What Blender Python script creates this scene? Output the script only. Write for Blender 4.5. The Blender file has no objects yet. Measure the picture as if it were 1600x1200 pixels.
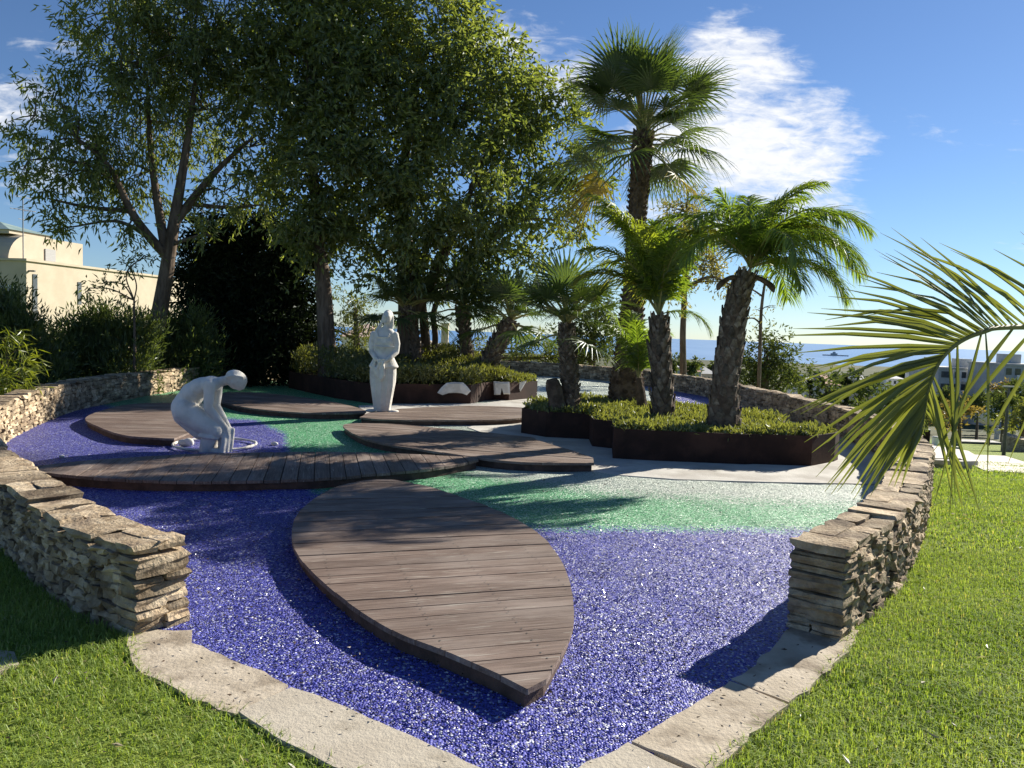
import bpy, bmesh, math, random
import numpy as np
from mathutils import Vector, Matrix, Euler

# ------------------------------------------------------------------ camera, light, exposure
sc = bpy.context.scene
COL = sc.collection
R = math.radians
ROLL = R(2.07); FPX = 1200.0; EYE = 1.6
PITCH = math.atan(0.0675 * math.cos(ROLL))
FWD = Vector((0, math.cos(PITCH), -math.sin(PITCH)))
UPV = Vector((0, math.sin(PITCH), math.cos(PITCH)))
RGT = Vector((1, 0, 0))
CX = RGT * math.cos(ROLL) + UPV * math.sin(ROLL)
CY = -RGT * math.sin(ROLL) + UPV * math.cos(ROLL)
cam_d = bpy.data.cameras.new('camera'); cam = bpy.data.objects.new('camera', cam_d); COL.objects.link(cam)
cam_d.sensor_width = 36; cam_d.lens = 36 * FPX / 1600; cam_d.clip_start = 0.05; cam_d.clip_end = 90000
cam.matrix_world = Matrix(((CX.x, CY.x, -FWD.x, 0), (CX.y, CY.y, -FWD.y, 0), (CX.z, CY.z, -FWD.z, EYE), (0, 0, 0, 1)))
sc.camera = cam
SUN_AZ, SUN_EL = R(48), R(26.5)
sun_d = bpy.data.lights.new('sun', 'SUN'); sun = bpy.data.objects.new('sun', sun_d); COL.objects.link(sun)
sun_d.energy = 5.0; sun_d.angle = R(0.5); sun_d.color = (1.0, 0.93, 0.80)
sdir = Vector((math.sin(SUN_AZ) * math.cos(SUN_EL), math.cos(SUN_AZ) * math.cos(SUN_EL), math.sin(SUN_EL)))
sun.rotation_euler = sdir.to_track_quat('Z', 'Y').to_euler()
sc.view_settings.view_transform = 'Standard'; sc.view_settings.look = 'None'
sc.view_settings.exposure = 1.1; sc.view_settings.gamma = 1.0
sc.cycles.max_bounces = 6; sc.cycles.transparent_max_bounces = 8
try:
    sc.cycles.use_denoising = True
except Exception:
    pass

def nd(nt, typ, **kw):
    n = nt.nodes.new(typ)
    for k, v in kw.items():
        if k in n.inputs: n.inputs[k].default_value = v
        else: setattr(n, k, v)
    return n
def mth(nt, op, a, b=None, c=None, clamp=False):
    n = nt.nodes.new('ShaderNodeMath'); n.operation = op; n.use_clamp = clamp
    for i, v in enumerate((a, b, c)):
        if v is None: continue
        if isinstance(v, (int, float)): n.inputs[i].default_value = v
        else: nt.links.new(v, n.inputs[i])
    return n.outputs[0]
def sstep(nt, v, lo, hi):
    n = nt.nodes.new('ShaderNodeMapRange'); n.interpolation_type = 'SMOOTHSTEP'
    nt.links.new(v, n.inputs['Value']); n.inputs['From Min'].default_value = lo; n.inputs['From Max'].default_value = hi
    return n.outputs['Result']
def mixc(nt, f, a, b, mode='MIX'):
    n = nt.nodes.new('ShaderNodeMix'); n.data_type = 'RGBA'; n.blend_type = mode
    for sock, v in ((n.inputs[0], f), (n.inputs[6], a), (n.inputs[7], b)):
        if isinstance(v, (int, float)): sock.default_value = v
        elif isinstance(v, tuple): sock.default_value = v if len(v) == 4 else (*v, 1)
        else: nt.links.new(v, sock)
    return n.outputs[2]

def ray(px, py):
    u, v = (px - 800) / FPX, (600 - py) / FPX
    u2 = u * math.cos(ROLL) - v * math.sin(ROLL); v2 = u * math.sin(ROLL) + v * math.cos(ROLL)
    return RGT * u2 + UPV * v2 + FWD
def P(px, py, z=0.0):
    r = ray(px, py); t = (z - EYE) / r.z
    return Vector((r.x * t, r.y * t, z))
def D(px, py, Y):
    r = ray(px, py); t = Y / r.y
    return Vector((r.x * t, Y, EYE + r.z * t))

# world: Nishita sky with a wispy cloud bank in the directions where the photograph has it
world = bpy.data.worlds.new('World'); sc.world = world; world.use_nodes = True
nt = world.node_tree; nt.nodes.clear()
sky = nd(nt, 'ShaderNodeTexSky', sky_type='NISHITA', sun_disc=False, sun_elevation=SUN_EL, sun_rotation=SUN_AZ,
         altitude=60, air_density=0.9, dust_density=0.05, ozone_density=3.0)
tc = nd(nt, 'ShaderNodeTexCoord')
sp = nd(nt, 'ShaderNodeSeparateXYZ'); nt.links.new(tc.outputs['Generated'], sp.inputs[0])
yy = mth(nt, 'MAXIMUM', sp.outputs[1], 0.05)
uu = mth(nt, 'DIVIDE', sp.outputs[0], yy); ww = mth(nt, 'DIVIDE', sp.outputs[2], yy)
cb = nd(nt, 'ShaderNodeCombineXYZ'); nt.links.new(uu, cb.inputs[0]); nt.links.new(ww, cb.inputs[1])
def cnoise(sx, sy, scale, det, dist=0.0, rot=0.0):
    mp = nd(nt, 'ShaderNodeMapping'); mp.inputs['Scale'].default_value = (sx, sy, 1); mp.inputs['Rotation'].default_value = (0, 0, rot)
    nt.links.new(cb.outputs[0], mp.inputs['Vector'])
    n = nd(nt, 'ShaderNodeTexNoise', Scale=scale, Detail=det, Roughness=0.62, Distortion=dist)
    nt.links.new(mp.outputs[0], n.inputs['Vector']); return n.outputs['Fac']
n1 = cnoise(1.0, 1.6, 5.5, 7, 0.4); n2 = cnoise(1.0, 4.5, 11, 8, 0.8, R(-8)); n3 = cnoise(1, 2.5, 42, 4, 0.6, R(-20))
total = None
for (px, py, rx, ry, amp) in [(1180, 235, 150, 85, 1.25), (1285, 205, 85, 62, .85), (1150, 105, 105, 55, .9), (1060, 240, 90, 110, 1.0), (1060, 345, 120, 50, .95), (1245, 325, 100, 32, .75), (930, 130, 140, 55, .72),
                              (10, 170, 90, 60, .8), (75, 75, 60, 30, .55), (800, 60, 110, 40, .6), (60, 240, 120, 60, .55), (1130, 60, 60, 40, .6)]:
    d = ray(px, py); u0, w0 = d.x / d.y, d.z / d.y
    a = mth(nt, 'DIVIDE', mth(nt, 'SUBTRACT', uu, u0), rx / FPX); b = mth(nt, 'DIVIDE', mth(nt, 'SUBTRACT', ww, w0), ry / FPX)
    r2 = mth(nt, 'ADD', mth(nt, 'MULTIPLY', a, a), mth(nt, 'MULTIPLY', b, b))
    m = mth(nt, 'MULTIPLY', mth(nt, 'SUBTRACT', 1.0, mth(nt, 'MULTIPLY', r2, 0.55)), amp)
    m = mth(nt, 'MAXIMUM', m, 0.0)
    total = m if total is None else mth(nt, 'MAXIMUM', total, m)
nz = mth(nt, 'ADD', mth(nt, 'ADD', mth(nt, 'MULTIPLY', n1, 0.75), mth(nt, 'MULTIPLY', n2, 0.55)), mth(nt, 'MULTIPLY', n3, 0.22))
dens = mth(nt, 'ADD', mth(nt, 'MULTIPLY', total, 0.85), mth(nt, 'SUBTRACT', mth(nt, 'MULTIPLY', nz, 2.3), 1.97))
cl = sstep(nt, dens, 0.0, 0.85)
cl = mth(nt, 'MULTIPLY', cl, sstep(nt, sp.outputs[1], 0.1, 0.3))
gain = mixc(nt, 1.0, sky.outputs[0], (0.84, 0.97, 1.16), 'MULTIPLY')
ccol = mixc(nt, n3, (8.2, 8.6, 9.4), (11.5, 11.5, 11.5))
col = mixc(nt, cl, gain, ccol)
bg = nd(nt, 'ShaderNodeBackground', Strength=0.047); nt.links.new(col, bg.inputs['Color'])
out = nd(nt, 'ShaderNodeOutputWorld'); nt.links.new(bg.outputs[0], out.inputs[0])

# ------------------------------------------------------------------ helpers
rng = np.random.default_rng(7)
random.seed(7)

def mk(name, parts, mats, parent=None, smooth=False, local=False, attrs=None):
    """parts: list of (V(n,3), F(m,k) or list of tuples, material index) -> ONE mesh object. World coordinates unless local."""
    vs, loops, starts, totals, mi = [], [], [], [], []
    off = 0; lo = 0
    for part in parts:
        V = np.asarray(part[0], dtype=np.float64).reshape(-1, 3); F = part[1]; m = part[2] if len(part) > 2 else 0
        vs.append(V)
        if isinstance(F, np.ndarray):
            k = F.shape[1]; loops.append((F + off).ravel()); n = len(F)
            starts.append(lo + np.arange(n) * k); totals.append(np.full(n, k)); lo += n * k; mi.append(np.full(n, m))
        else:
            for f in F:
                loops.append(np.asarray(f) + off); starts.append(np.array([lo])); totals.append(np.array([len(f)])); lo += len(f); mi.append(np.array([m]))
        off += len(V)
    V = np.concatenate(vs)
    me = bpy.data.meshes.new(name)
    o = bpy.data.objects.new(name, me); COL.objects.link(o)
    if parent is not None:
        o.parent = parent
        if not local:
            M = np.array(parent.matrix_basis.inverted()); V = V @ M[:3, :3].T + M[:3, 3]
    L = np.concatenate(loops).astype(np.int32); S = np.concatenate(starts).astype(np.int32); T = np.concatenate(totals).astype(np.int32)
    me.vertices.add(len(V)); me.vertices.foreach_set('co', V.astype(np.float32).ravel())
    me.loops.add(len(L)); me.loops.foreach_set('vertex_index', L)
    me.polygons.add(len(S)); me.polygons.foreach_set('loop_start', S); me.polygons.foreach_set('loop_total', T)
    for m in (mats if isinstance(mats, (list, tuple)) else [mats]): me.materials.append(m)
    me.polygons.foreach_set('material_index', np.concatenate(mi).astype(np.int32))
    me.update(calc_edges=True); me.validate()
    me.polygons.foreach_set('use_smooth', np.full(len(me.polygons), bool(smooth)))
    if attrs:
        for k, a in attrs.items():
            at = me.attributes.new(k, 'FLOAT', 'POINT'); at.data.foreach_set('value', np.asarray(a, dtype=np.float32))
    return o
def tag(o, label=None, cat=None, group=None, kind=None):
    if label: o['label'] = label
    if cat: o['category'] = cat
    if group: o['group'] = group
    if kind: o['kind'] = kind
    return o
def thing(name, label, cat, loc=(0, 0, 0), rotz=0.0, group=None):
    o = bpy.data.objects.new(name, None); COL.objects.link(o); o.empty_display_size = 0.2
    o.matrix_basis = Matrix.Translation(Vector(loc)) @ Matrix.Rotation(rotz, 4, 'Z')
    return tag(o, label, cat, group, 'thing')
def struct(name, parts, mats, **kw):
    return tag(mk(name, parts, mats, **kw), kind='structure')

def box(x0, x1, y0, y1, z0, z1):
    V = [(x, y, z) for z in (z0, z1) for y in (y0, y1) for x in (x0, x1)]
    return np.array(V, float), np.array([(0, 2, 3, 1), (4, 5, 7, 6), (0, 1, 5, 4), (1, 3, 7, 5), (3, 2, 6, 7), (2, 0, 4, 6)])
def xf(part, M):
    V = np.asarray(part[0]); A = np.array(M)
    return (V @ A[:3, :3].T + A[:3, 3], *part[1:])
def prism(poly, z0, z1):
    n = len(poly); p = [(q[0], q[1]) for q in poly]
    area = sum(p[i][0] * p[(i + 1) % n][1] - p[(i + 1) % n][0] * p[i][1] for i in range(n))
    if area < 0: p = p[::-1]
    V = [(x, y, z0) for x, y in p] + [(x, y, z1) for x, y in p]
    F = [tuple(range(n))[::-1], tuple(range(n, 2 * n))] + [(i, (i + 1) % n, n + (i + 1) % n, n + i) for i in range(n)]
    return np.array(V), F
def tube(pts, rad, sides=8, cap=True):
    pts = [Vector(p) for p in pts]; n = len(pts)
    if isinstance(rad, (int, float)): rad = [rad] * n
    V = []; a = None
    for i, p in enumerate(pts):
        t = (pts[min(i + 1, n - 1)] - pts[max(i - 1, 0)])
        t = t.normalized() if t.length > 1e-9 else Vector((0, 0, 1))
        if a is None: a = t.orthogonal().normalized()
        a = (a - t * a.dot(t)); a = a.normalized() if a.length > 1e-6 else t.orthogonal().normalized()
        b = t.cross(a)
        for k in range(sides):
            th = 2 * math.pi * k / sides
            V.append(p + (a * math.cos(th) + b * math.sin(th)) * rad[i])
    F = []
    for i in range(n - 1):
        for k in range(sides):
            k2 = (k + 1) % sides; F.append((i * sides + k, i * sides + k2, (i + 1) * sides + k2, (i + 1) * sides + k))
    V = np.array([tuple(v) for v in V]); Fq = np.array(F)
    if cap: return [(V, Fq), (V[-sides:], [tuple(range(sides))]), (V[:sides], [tuple(range(sides))[::-1]])]
    return [(V, Fq)]
def curve(pts, n=12):
    """Catmull-Rom through points"""
    p = [Vector(q) for q in pts]; p = [p[0] * 2 - p[1]] + p + [p[-1] * 2 - p[-2]]
    outp = []
    for i in range(1, len(p) - 2):
        for k in range(n):
            t = k / n; a, b, c, d = p[i - 1], p[i], p[i + 1], p[i + 2]
            outp.append(0.5 * ((2 * b) + (c - a) * t + (2 * a - 5 * b + 4 * c - d) * t * t + (3 * b - a - 3 * c + d) * t ** 3))
    outp.append(p[-2]); return outp
def pip(X, Y, poly):
    X = np.asarray(X); Y = np.asarray(Y); ins = np.zeros(X.shape, bool); n = len(poly)
    for i in range(n):
        x0, y0 = poly[i][0], poly[i][1]; x1, y1 = poly[(i + 1) % n][0], poly[(i + 1) % n][1]
        if y0 == y1: continue
        c = ((y0 > Y) != (y1 > Y)) & (X < (x1 - x0) * (Y - y0) / (y1 - y0) + x0); ins ^= c
    return ins
def unit(v): return v / np.maximum(np.linalg.norm(v, axis=-1, keepdims=True), 1e-9)
def leaves(C, Dv, length, width, fold=0.25, g=rng):
    """one folded rhombic leaf (two triangles) per centre"""
    n = len(C); Dv = unit(Dv); rnd = unit(g.normal(size=(n, 3))); S = unit(np.cross(Dv, rnd)); N = np.cross(S, Dv)
    L = length * g.uniform(.65, 1.25, (n, 1)); W = width * g.uniform(.7, 1.2, (n, 1))
    b = C; t = C + Dv * L - N * L * .12; m = C + Dv * L * .45
    V = np.stack([b, m + S * W * .5 + N * W * fold, t, m - S * W * .5 + N * W * fold], 1).reshape(-1, 3)
    i = np.arange(n)[:, None] * 4
    F = np.concatenate([i + np.array([[0, 1, 2]]), i + np.array([[0, 2, 3]])])
    return V, F

# ------------------------------------------------------------------ materials
def newmat(name):
    m = bpy.data.materials.new(name); m.use_nodes = True; t = m.node_tree; t.nodes.clear()
    o = t.nodes.new('ShaderNodeOutputMaterial'); return m, t, o
def noise_tex(t, scale, det=4, stretch=None, vec='Object', rough=.6, dist=0):
    c = t.nodes.new('ShaderNodeTexCoord'); mp = t.nodes.new('ShaderNodeMapping')
    if stretch: mp.inputs['Scale'].default_value = stretch
    t.links.new(c.outputs[vec], mp.inputs['Vector'])
    n = nd(t, 'ShaderNodeTexNoise', Scale=scale, Detail=det, Roughness=rough, Distortion=dist); t.links.new(mp.outputs[0], n.inputs['Vector'])
    return n.outputs['Fac']
def pmat(name, c1, c2=None, scale=6, rough=.7, bump=0, bscale=40, island=0.0, stretch=None, spec=.4, metal=0, c3=None, s3=1.2, det=5, lohi=(.35, .65)):
    m, t, o = newmat(name)
    b = nd(t, 'ShaderNodeBsdfPrincipled', Roughness=rough, Metallic=metal); b.inputs['Specular IOR Level'].default_value = spec
    f = sstep(t, noise_tex(t, scale, det, stretch), *lohi)
    c = mixc(t, f, c1, c2 or c1)
    if c3: c = mixc(t, sstep(t, noise_tex(t, s3, 4), .48, .68), c, c3)
    if island:
        g = t.nodes.new('ShaderNodeNewGeometry'); v = mth(t, 'ADD', mth(t, 'MULTIPLY', g.outputs['Random Per Island'], 2 * island), 1 - island)
        cc = nd(t, 'ShaderNodeCombineColor'); [t.links.new(v, cc.inputs[i]) for i in range(3)]
        c = mixc(t, 1.0, c, cc.outputs[0], 'MULTIPLY')
    t.links.new(c, b.inputs['Base Color'])
    if bump:
        bn = nd(t, 'ShaderNodeBump', Strength=bump, Distance=.02); t.links.new(noise_tex(t, bscale, 6, stretch), bn.inputs['Height']); t.links.new(bn.outputs[0], b.inputs['Normal'])
    t.links.new(b.outputs[0], o.inputs[0]); return m
def leafmat(name, c1, c2, trans=.35, rough=.45, tcol=None, island=.35, gloss=.05, clump=0.6, straw=0):
    m, t, o = newmat(name)
    g = t.nodes.new('ShaderNodeNewGeometry')
    f = mth(t, 'ADD', mth(t, 'MULTIPLY', g.outputs['Random Per Island'], .65), mth(t, 'MULTIPLY', sstep(t, noise_tex(t, clump, 3), .35, .7), .35))
    c = mixc(t, f, c1, c2)
    if straw: c = mixc(t, sstep(t, g.outputs['Random Per Island'], 1 - straw, 1.005 - straw), c, (.48, .44, .22))
    d = nd(t, 'ShaderNodeBsdfDiffuse'); t.links.new(c, d.inputs['Color'])
    tr = nd(t, 'ShaderNodeBsdfTranslucent'); tc_ = mixc(t, 1.0, c, tcol or (1.7, 1.75, .7), 'MULTIPLY'); t.links.new(tc_, tr.inputs['Color'])
    mx = nd(t, 'ShaderNodeMixShader'); mx.inputs[0].default_value = trans; t.links.new(d.outputs[0], mx.inputs[1]); t.links.new(tr.outputs[0], mx.inputs[2])
    gl = nd(t, 'ShaderNodeBsdfGlossy', Roughness=rough); gl.inputs['Color'].default_value = (.9, .95, 1, 1)
    m2 = nd(t, 'ShaderNodeMixShader'); m2.inputs[0].default_value = gloss; t.links.new(mx.outputs[0], m2.inputs[1]); t.links.new(gl.outputs[0], m2.inputs[2])
    t.links.new(m2.outputs[0], o.inputs[0]); return m

def gravel_mat():
    m, t, o = newmat('glass_pebbles')
    c = t.nodes.new('ShaderNodeTexCoord')
    nz_ = nd(t, 'ShaderNodeTexNoise', Scale=60, Detail=2)
    t.links.new(c.outputs['Object'], nz_.inputs['Vector'])
    vo = nd(t, 'ShaderNodeTexVoronoi', Scale=88, Randomness=1.0); t.links.new(c.outputs['Object'], vo.inputs['Vector'])
    sc_ = nd(t, 'ShaderNodeSeparateColor'); t.links.new(vo.outputs['Color'], sc_.inputs[0]); r_, g_, b_ = sc_.outputs[0], sc_.outputs[1], sc_.outputs[2]
    a1 = nd(t, 'ShaderNodeAttribute', attribute_name='f1'); a2 = nd(t, 'ShaderNodeAttribute', attribute_name='f2'); a3 = nd(t, 'ShaderNodeAttribute', attribute_name='f3')
    big = noise_tex(t, 1.1, 4); big2 = noise_tex(t, 5, 3)
    jit = mth(t, 'ADD', mth(t, 'MULTIPLY', mth(t, 'SUBTRACT', r_, .5), .35), mth(t, 'MULTIPLY', mth(t, 'SUBTRACT', big2, .5), .35))
    isg = sstep(t, mth(t, 'ADD', a1.outputs['Fac'], jit), -.04, .04)
    isw = sstep(t, mth(t, 'ADD', a2.outputs['Fac'], mth(t, 'MULTIPLY', jit, 1.6)), -.1, .1)
    isb = sstep(t, mth(t, 'ADD', a3.outputs['Fac'], jit), -.04, .04)
    blue = mixc(t, g_, (.030, .033, .26), (.115, .123, .43))
    blue = mixc(t, sstep(t, b_, .89, .93), blue, (.48, .50, .60))
    blue = mixc(t, sstep(t, r_, .80, .86), blue, (.03, .03, .10))
    green = mixc(t, g_, (.02, .20, .085), (.10, .36, .16)); green = mixc(t, sstep(t, b_, .84, .89), green, (.5, .66, .52))
    white = mixc(t, g_, (.30, .36, .31), (.56, .60, .54)); white = mixc(t, sstep(t, r_, .8, .85), white, (.17, .24, .20))
    col_ = mixc(t, isg, blue, green); col_ = mixc(t, isw, col_, white); col_ = mixc(t, isb, col_, blue)
    dirt = mth(t, 'MULTIPLY', sstep(t, big, .5, .75), .35); col_ = mixc(t, dirt, col_, mixc(t, .6, col_, (.10, .09, .09)))
    bs = nd(t, 'ShaderNodeBsdfPrincipled', Roughness=.22); bs.inputs['Specular IOR Level'].default_value = .26
    t.links.new(col_, bs.inputs['Base Color'])
    t.links.new(mth(t, 'ADD', mth(t, 'MULTIPLY', g_, .35), .24), bs.inputs['Roughness'])
    geo = t.nodes.new('ShaderNodeNewGeometry')
    vs = nd(t, 'ShaderNodeVectorMath', operation='SUBTRACT'); t.links.new(vo.outputs['Color'], vs.inputs[0]); vs.inputs[1].default_value = (.5, .5, .5)
    vm = nd(t, 'ShaderNodeVectorMath', operation='SCALE'); t.links.new(vs.outputs[0], vm.inputs[0]); vm.inputs['Scale'].default_value = .95
    bp = nd(t, 'ShaderNodeBump', Strength=.9, Distance=.012, invert=True); t.links.new(vo.outputs['Distance'], bp.inputs['Height'])
    va = nd(t, 'ShaderNodeVectorMath', operation='ADD'); t.links.new(bp.outputs[0], va.inputs[0]); t.links.new(vm.outputs[0], va.inputs[1])
    vn = nd(t, 'ShaderNodeVectorMath', operation='NORMALIZE'); t.links.new(va.outputs[0], vn.inputs[0]); t.links.new(vn.outputs[0], bs.inputs['Normal'])
    t.links.new(bs.outputs[0], o.inputs[0]); return m
MG = gravel_mat()
def wood_mat():
    m, t, o = newmat('weathered_deck_wood')
    g = t.nodes.new('ShaderNodeNewGeometry'); rn = g.outputs['Random Per Island']
    gr = noise_tex(t, 3.0, 8, (1.0, 22, 22), rough=.7); gr2 = noise_tex(t, 1.2, 5, (1, 3, 1)); gr3 = noise_tex(t, 6, 4, (.6, 9, 1), dist=.6)
    c = mixc(t, sstep(t, gr, .32, .68), (.090, .060, .047), (.215, .158, .128))
    c = mixc(t, mth(t, 'MULTIPLY', sstep(t, gr2, .42, .7), .55), c, (.31, .255, .22))
    c = mixc(t, mth(t, 'MULTIPLY', sstep(t, gr3, .58, .70), .65), c, (.38, .35, .30))
    v = mth(t, 'ADD', mth(t, 'MULTIPLY', rn, .34), .83); cc = nd(t, 'ShaderNodeCombineColor'); [t.links.new(v, cc.inputs[i]) for i in range(3)]
    c = mixc(t, 1.0, c, cc.outputs[0], 'MULTIPLY')
    b = nd(t, 'ShaderNodeBsdfPrincipled', Roughness=.62); b.inputs['Specular IOR Level'].default_value = .35; t.links.new(c, b.inputs['Base Color'])
    bn = nd(t, 'ShaderNodeBump', Strength=.5, Distance=.006); t.links.new(gr, bn.inputs['Height']); t.links.new(bn.outputs[0], b.inputs['Normal'])
    t.links.new(b.outputs[0], o.inputs[0]); return m
MWOOD = wood_mat()
MSKIRT = pmat('dark_fascia_wood', (.05, .03, .022), (.10, .06, .045), 8, .75, .3, 30)
MSTONE = pmat('dry_limestone', (.28, .21, .135), (.48, .39, .275), 9, .9, 1.0, 38, island=.42, spec=.15, c3=(.20, .15, .105), s3=5)
MCORE = pmat('light_block_core', (.06, .048, .036), (.09, .07, .05), 20, .95, .5, 40, spec=.1)  # dark filler added inside the wall to block light between the stones
MCONC = pmat('weathered_concrete', (.38, .325, .25), (.50, .435, .345), 3.5, .9, .35, 45, spec=.15, c3=(.25, .205, .155), s3=3.4, det=8)
MCONC2 = pmat('pale_concrete', (.44, .42, .385), (.55, .53, .49), 2.2, .88, .3, 60, spec=.2, c3=(.37, .345, .31), s3=1.4)
MCONC3 = pmat('warm_concrete_slab', (.41, .365, .295), (.50, .455, .375), 2.6, .9, .35, 55, spec=.15, c3=(.31, .27, .21), s3=2.6, det=8)
MCORTEN = pmat('corten_steel', (.026, .0135, .010), (.045, .022, .016), 3, .75, .15, 60, spec=.2, c3=(.065, .032, .022), s3=2)
MSOIL = pmat('planter_soil', (.05, .035, .025), (.09, .065, .04), 12, .95, .8, 30, spec=.1)
MWHITE = pmat('white_carved_stone', (.60, .575, .525), (.69, .665, .615), 5, .8, .25, 35, spec=.2, c3=(.50, .47, .42), s3=3.0)
MBARK = pmat('grey_brown_bark', (.085, .062, .046), (.17, .13, .10), 4, .9, .8, 12, stretch=(3, 3, .6), spec=.15)
MPBARK = pmat('palm_trunk_fibre', (.065, .045, .032), (.14, .10, .07), 9, .9, .7, 30, island=.35, spec=.15)
MBOOT = pmat('palm_leaf_base', (.085, .065, .048), (.19, .155, .12), 14, .9, .6, 30, island=.55, spec=.2)
MEUC = leafmat('gum_leaves', (.060, .088, .030), (.23, .25, .095), .50, gloss=.03)
MACA = leafmat('glossy_broad_leaves', (.052, .080, .024), (.25, .27, .085), .50, gloss=.04)
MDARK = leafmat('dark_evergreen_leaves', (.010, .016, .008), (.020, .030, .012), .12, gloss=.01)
MSHRUB = leafmat('pine_shrub_leaves', (.055, .080, .028), (.15, .18, .060), .38, gloss=.03)
MOLIVE = leafmat('olive_shrub_leaves', (.085, .095, .028), (.19, .19, .055), .4, gloss=.04)
MCOVER = leafmat('groundcover_leaves', (.105, .12, .035), (.255, .255, .085), .34, gloss=.05, clump=2.5)
MFERN = leafmat('yellow_green_fronds', (.16, .19, .02), (.28, .30, .04), .45)
MFAN = leafmat('fan_palm_blades', (.045, .075, .022), (.105, .14, .035), .38, gloss=.07)
MFAN2 = leafmat('dry_fan_palm_blades', (.17, .13, .035), (.30, .23, .06), .4, gloss=.04)
MDATE = leafmat('date_palm_leaflets', (.075, .125, .018), (.20, .26, .040), .50, gloss=.05)
MDATE2 = leafmat('yellowing_date_leaflets', (.16, .17, .025), (.30, .27, .05), .45, gloss=.06)
MDATE3 = leafmat('light_date_leaflets', (.13, .17, .022), (.28, .31, .05), .5, gloss=.05)
MFRONT = leafmat('front_palm_leaflets', (.10, .115, .032), (.22, .225, .065), .46, gloss=.04)
MRACH = pmat('palm_rachis', (.20, .19, .06), (.30, .27, .10), 12, .6)
MBLADE = leafmat('grass_blades', (.14, .225, .036), (.36, .43, .125), .42, rough=.6, gloss=.02, clump=1.6, tcol=(1.5, 1.5, .6), straw=.05)
MLITTER = leafmat('dry_leaf_litter', (.05, .035, .03), (.14, .09, .06), .1)
MSPARSE = leafmat('thin_tree_leaves', (.15, .13, .055), (.30, .26, .11), .45)
MFAR = leafmat('far_tree_leaves', (.050, .070, .026), (.125, .145, .052), .32, gloss=.02, clump=.3)
MFARB = leafmat('far_dry_leaves', (.14, .105, .05), (.27, .19, .07), .4)
MCREAM = pmat('cream_render', (.45, .39, .30), (.50, .435, .34), 1.2, .9, .08, 30, spec=.15)
MCREAM2 = pmat('white_render', (.76, .75, .72), (.82, .81, .78), 1, .9)
MGREY = pmat('grey_render', (.40, .41, .40), (.48, .48, .46), 1, .9)
MGLASS = pmat('dark_window_glass', (.05, .06, .07), (.08, .09, .10), 2, .15, spec=.6)
MSHUT = pmat('grey_louvre', (.26, .26, .26), (.34, .34, .33), 30, .6, stretch=(.1, .1, 4))
MROOF = pmat('clay_roof', (.42, .24, .15), (.55, .36, .25), 2, .9)
MGREENROOF = pmat('green_glass_roof', (.20, .28, .24), (.30, .38, .33), 2, .35, spec=.5)
MMETAL = pmat('grey_metal', (.20, .20, .20), (.28, .28, .28), 6, .45, metal=.6)
MDKMET = pmat('dark_post_metal', (.05, .052, .05), (.09, .09, .09), 6, .5)
MGREEN = pmat('green_painted_metal', (.05, .10, .08), (.09, .15, .12), 6, .5)

# lawn / terrain
def lawn_mat():
    m, t, o = newmat('lawn_turf')
    c = t.nodes.new('ShaderNodeTexCoord'); s = nd(t, 'ShaderNodeSeparateXYZ'); t.links.new(c.outputs['Object'], s.inputs[0])
    far = sstep(t, s.outputs[1], 85, 130)
    base = mixc(t, sstep(t, noise_tex(t, .45, 6), .35, .65), (.11, .165, .022), (.22, .28, .045))
    base = mixc(t, mth(t, 'MULTIPLY', sstep(t, noise_tex(t, 22, 4), .4, .75), .5), base, (.28, .32, .07))
    base = mixc(t, mth(t, 'MULTIPLY', sstep(t, noise_tex(t, 2.2, 4), .58, .75), .3), base, (.20, .17, .07))
    scrub = mixc(t, sstep(t, noise_tex(t, .02, 8), .42, .6), (.045, .06, .028), (.105, .105, .055))
    col_ = mixc(t, far, base, scrub)
    b = nd(t, 'ShaderNodeBsdfPrincipled', Roughness=.9); b.inputs['Specular IOR Level'].default_value = .1; t.links.new(col_, b.inputs['Base Color'])
    bn = nd(t, 'ShaderNodeBump', Strength=.8, Distance=.05); t.links.new(noise_tex(t, 45, 5), bn.inputs['Height']); t.links.new(bn.outputs[0], b.inputs['Normal'])
    t.links.new(b.outputs[0], o.inputs[0]); return m
MLAWN = lawn_mat()
PROF_Y = [0, 7, 10, 14, 20, 45, 70, 120, 400, 2100, 3000]
PROF_D = [0, 0, .13, .63, 1.38, 4.6, 7.4, 12.6, 30, 55.0, 58]
def H(X, Y):
    X = np.asarray(X, float); Y = np.asarray(Y, float)
    d = np.interp(Y, PROF_Y, PROF_D)
    s = np.clip((X + 6) / 8, 0, 1); s = s * s * (3 - 2 * s)
    f = np.clip((Y - 50) / 60, 0, 1)
    s = np.maximum(s, f)
    return -d * s
def Hs(x, y): return float(H(x, y)) - 0.02
def T(px, py):
    r = ray(px, py); t = 1.0; prev = 0
    while t < 5000:
        z = EYE + r.z * t
        if z <= float(H(r.x * t, r.y * t)):
            lo, hi = prev, t
            for _ in range(30):
                mid = (lo + hi) / 2
                if EYE + r.z * mid <= float(H(r.x * mid, r.y * mid)): hi = mid
                else: lo = mid
            return Vector((r.x * hi, r.y * hi, EYE + r.z * hi))
        prev = t; t *= 1.02
    return Vector((r.x * t, r.y * t, EYE + r.z * t))
def spaced(a, b, near, growth):
    v = [0.0]; s = near
    while v[-1] < b: v.append(v[-1] + s); s *= growth
    w = [0.0]; s = near
    while w[-1] < -a: w.append(w[-1] + s); s *= growth
    return np.array([-x for x in w[:0:-1]] + v)
gx = spaced(-3500, 3500, .3, 1.035); gy = spaced(-6, 2150, .3, 1.022)
GX, GY = np.meshgrid(gx, gy); GZ = H(GX, GY) - 0.022 + np.where(GY > 100, 0, 0.012 * np.sin(GX * 1.3) * np.sin(GY * 1.7))
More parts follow.
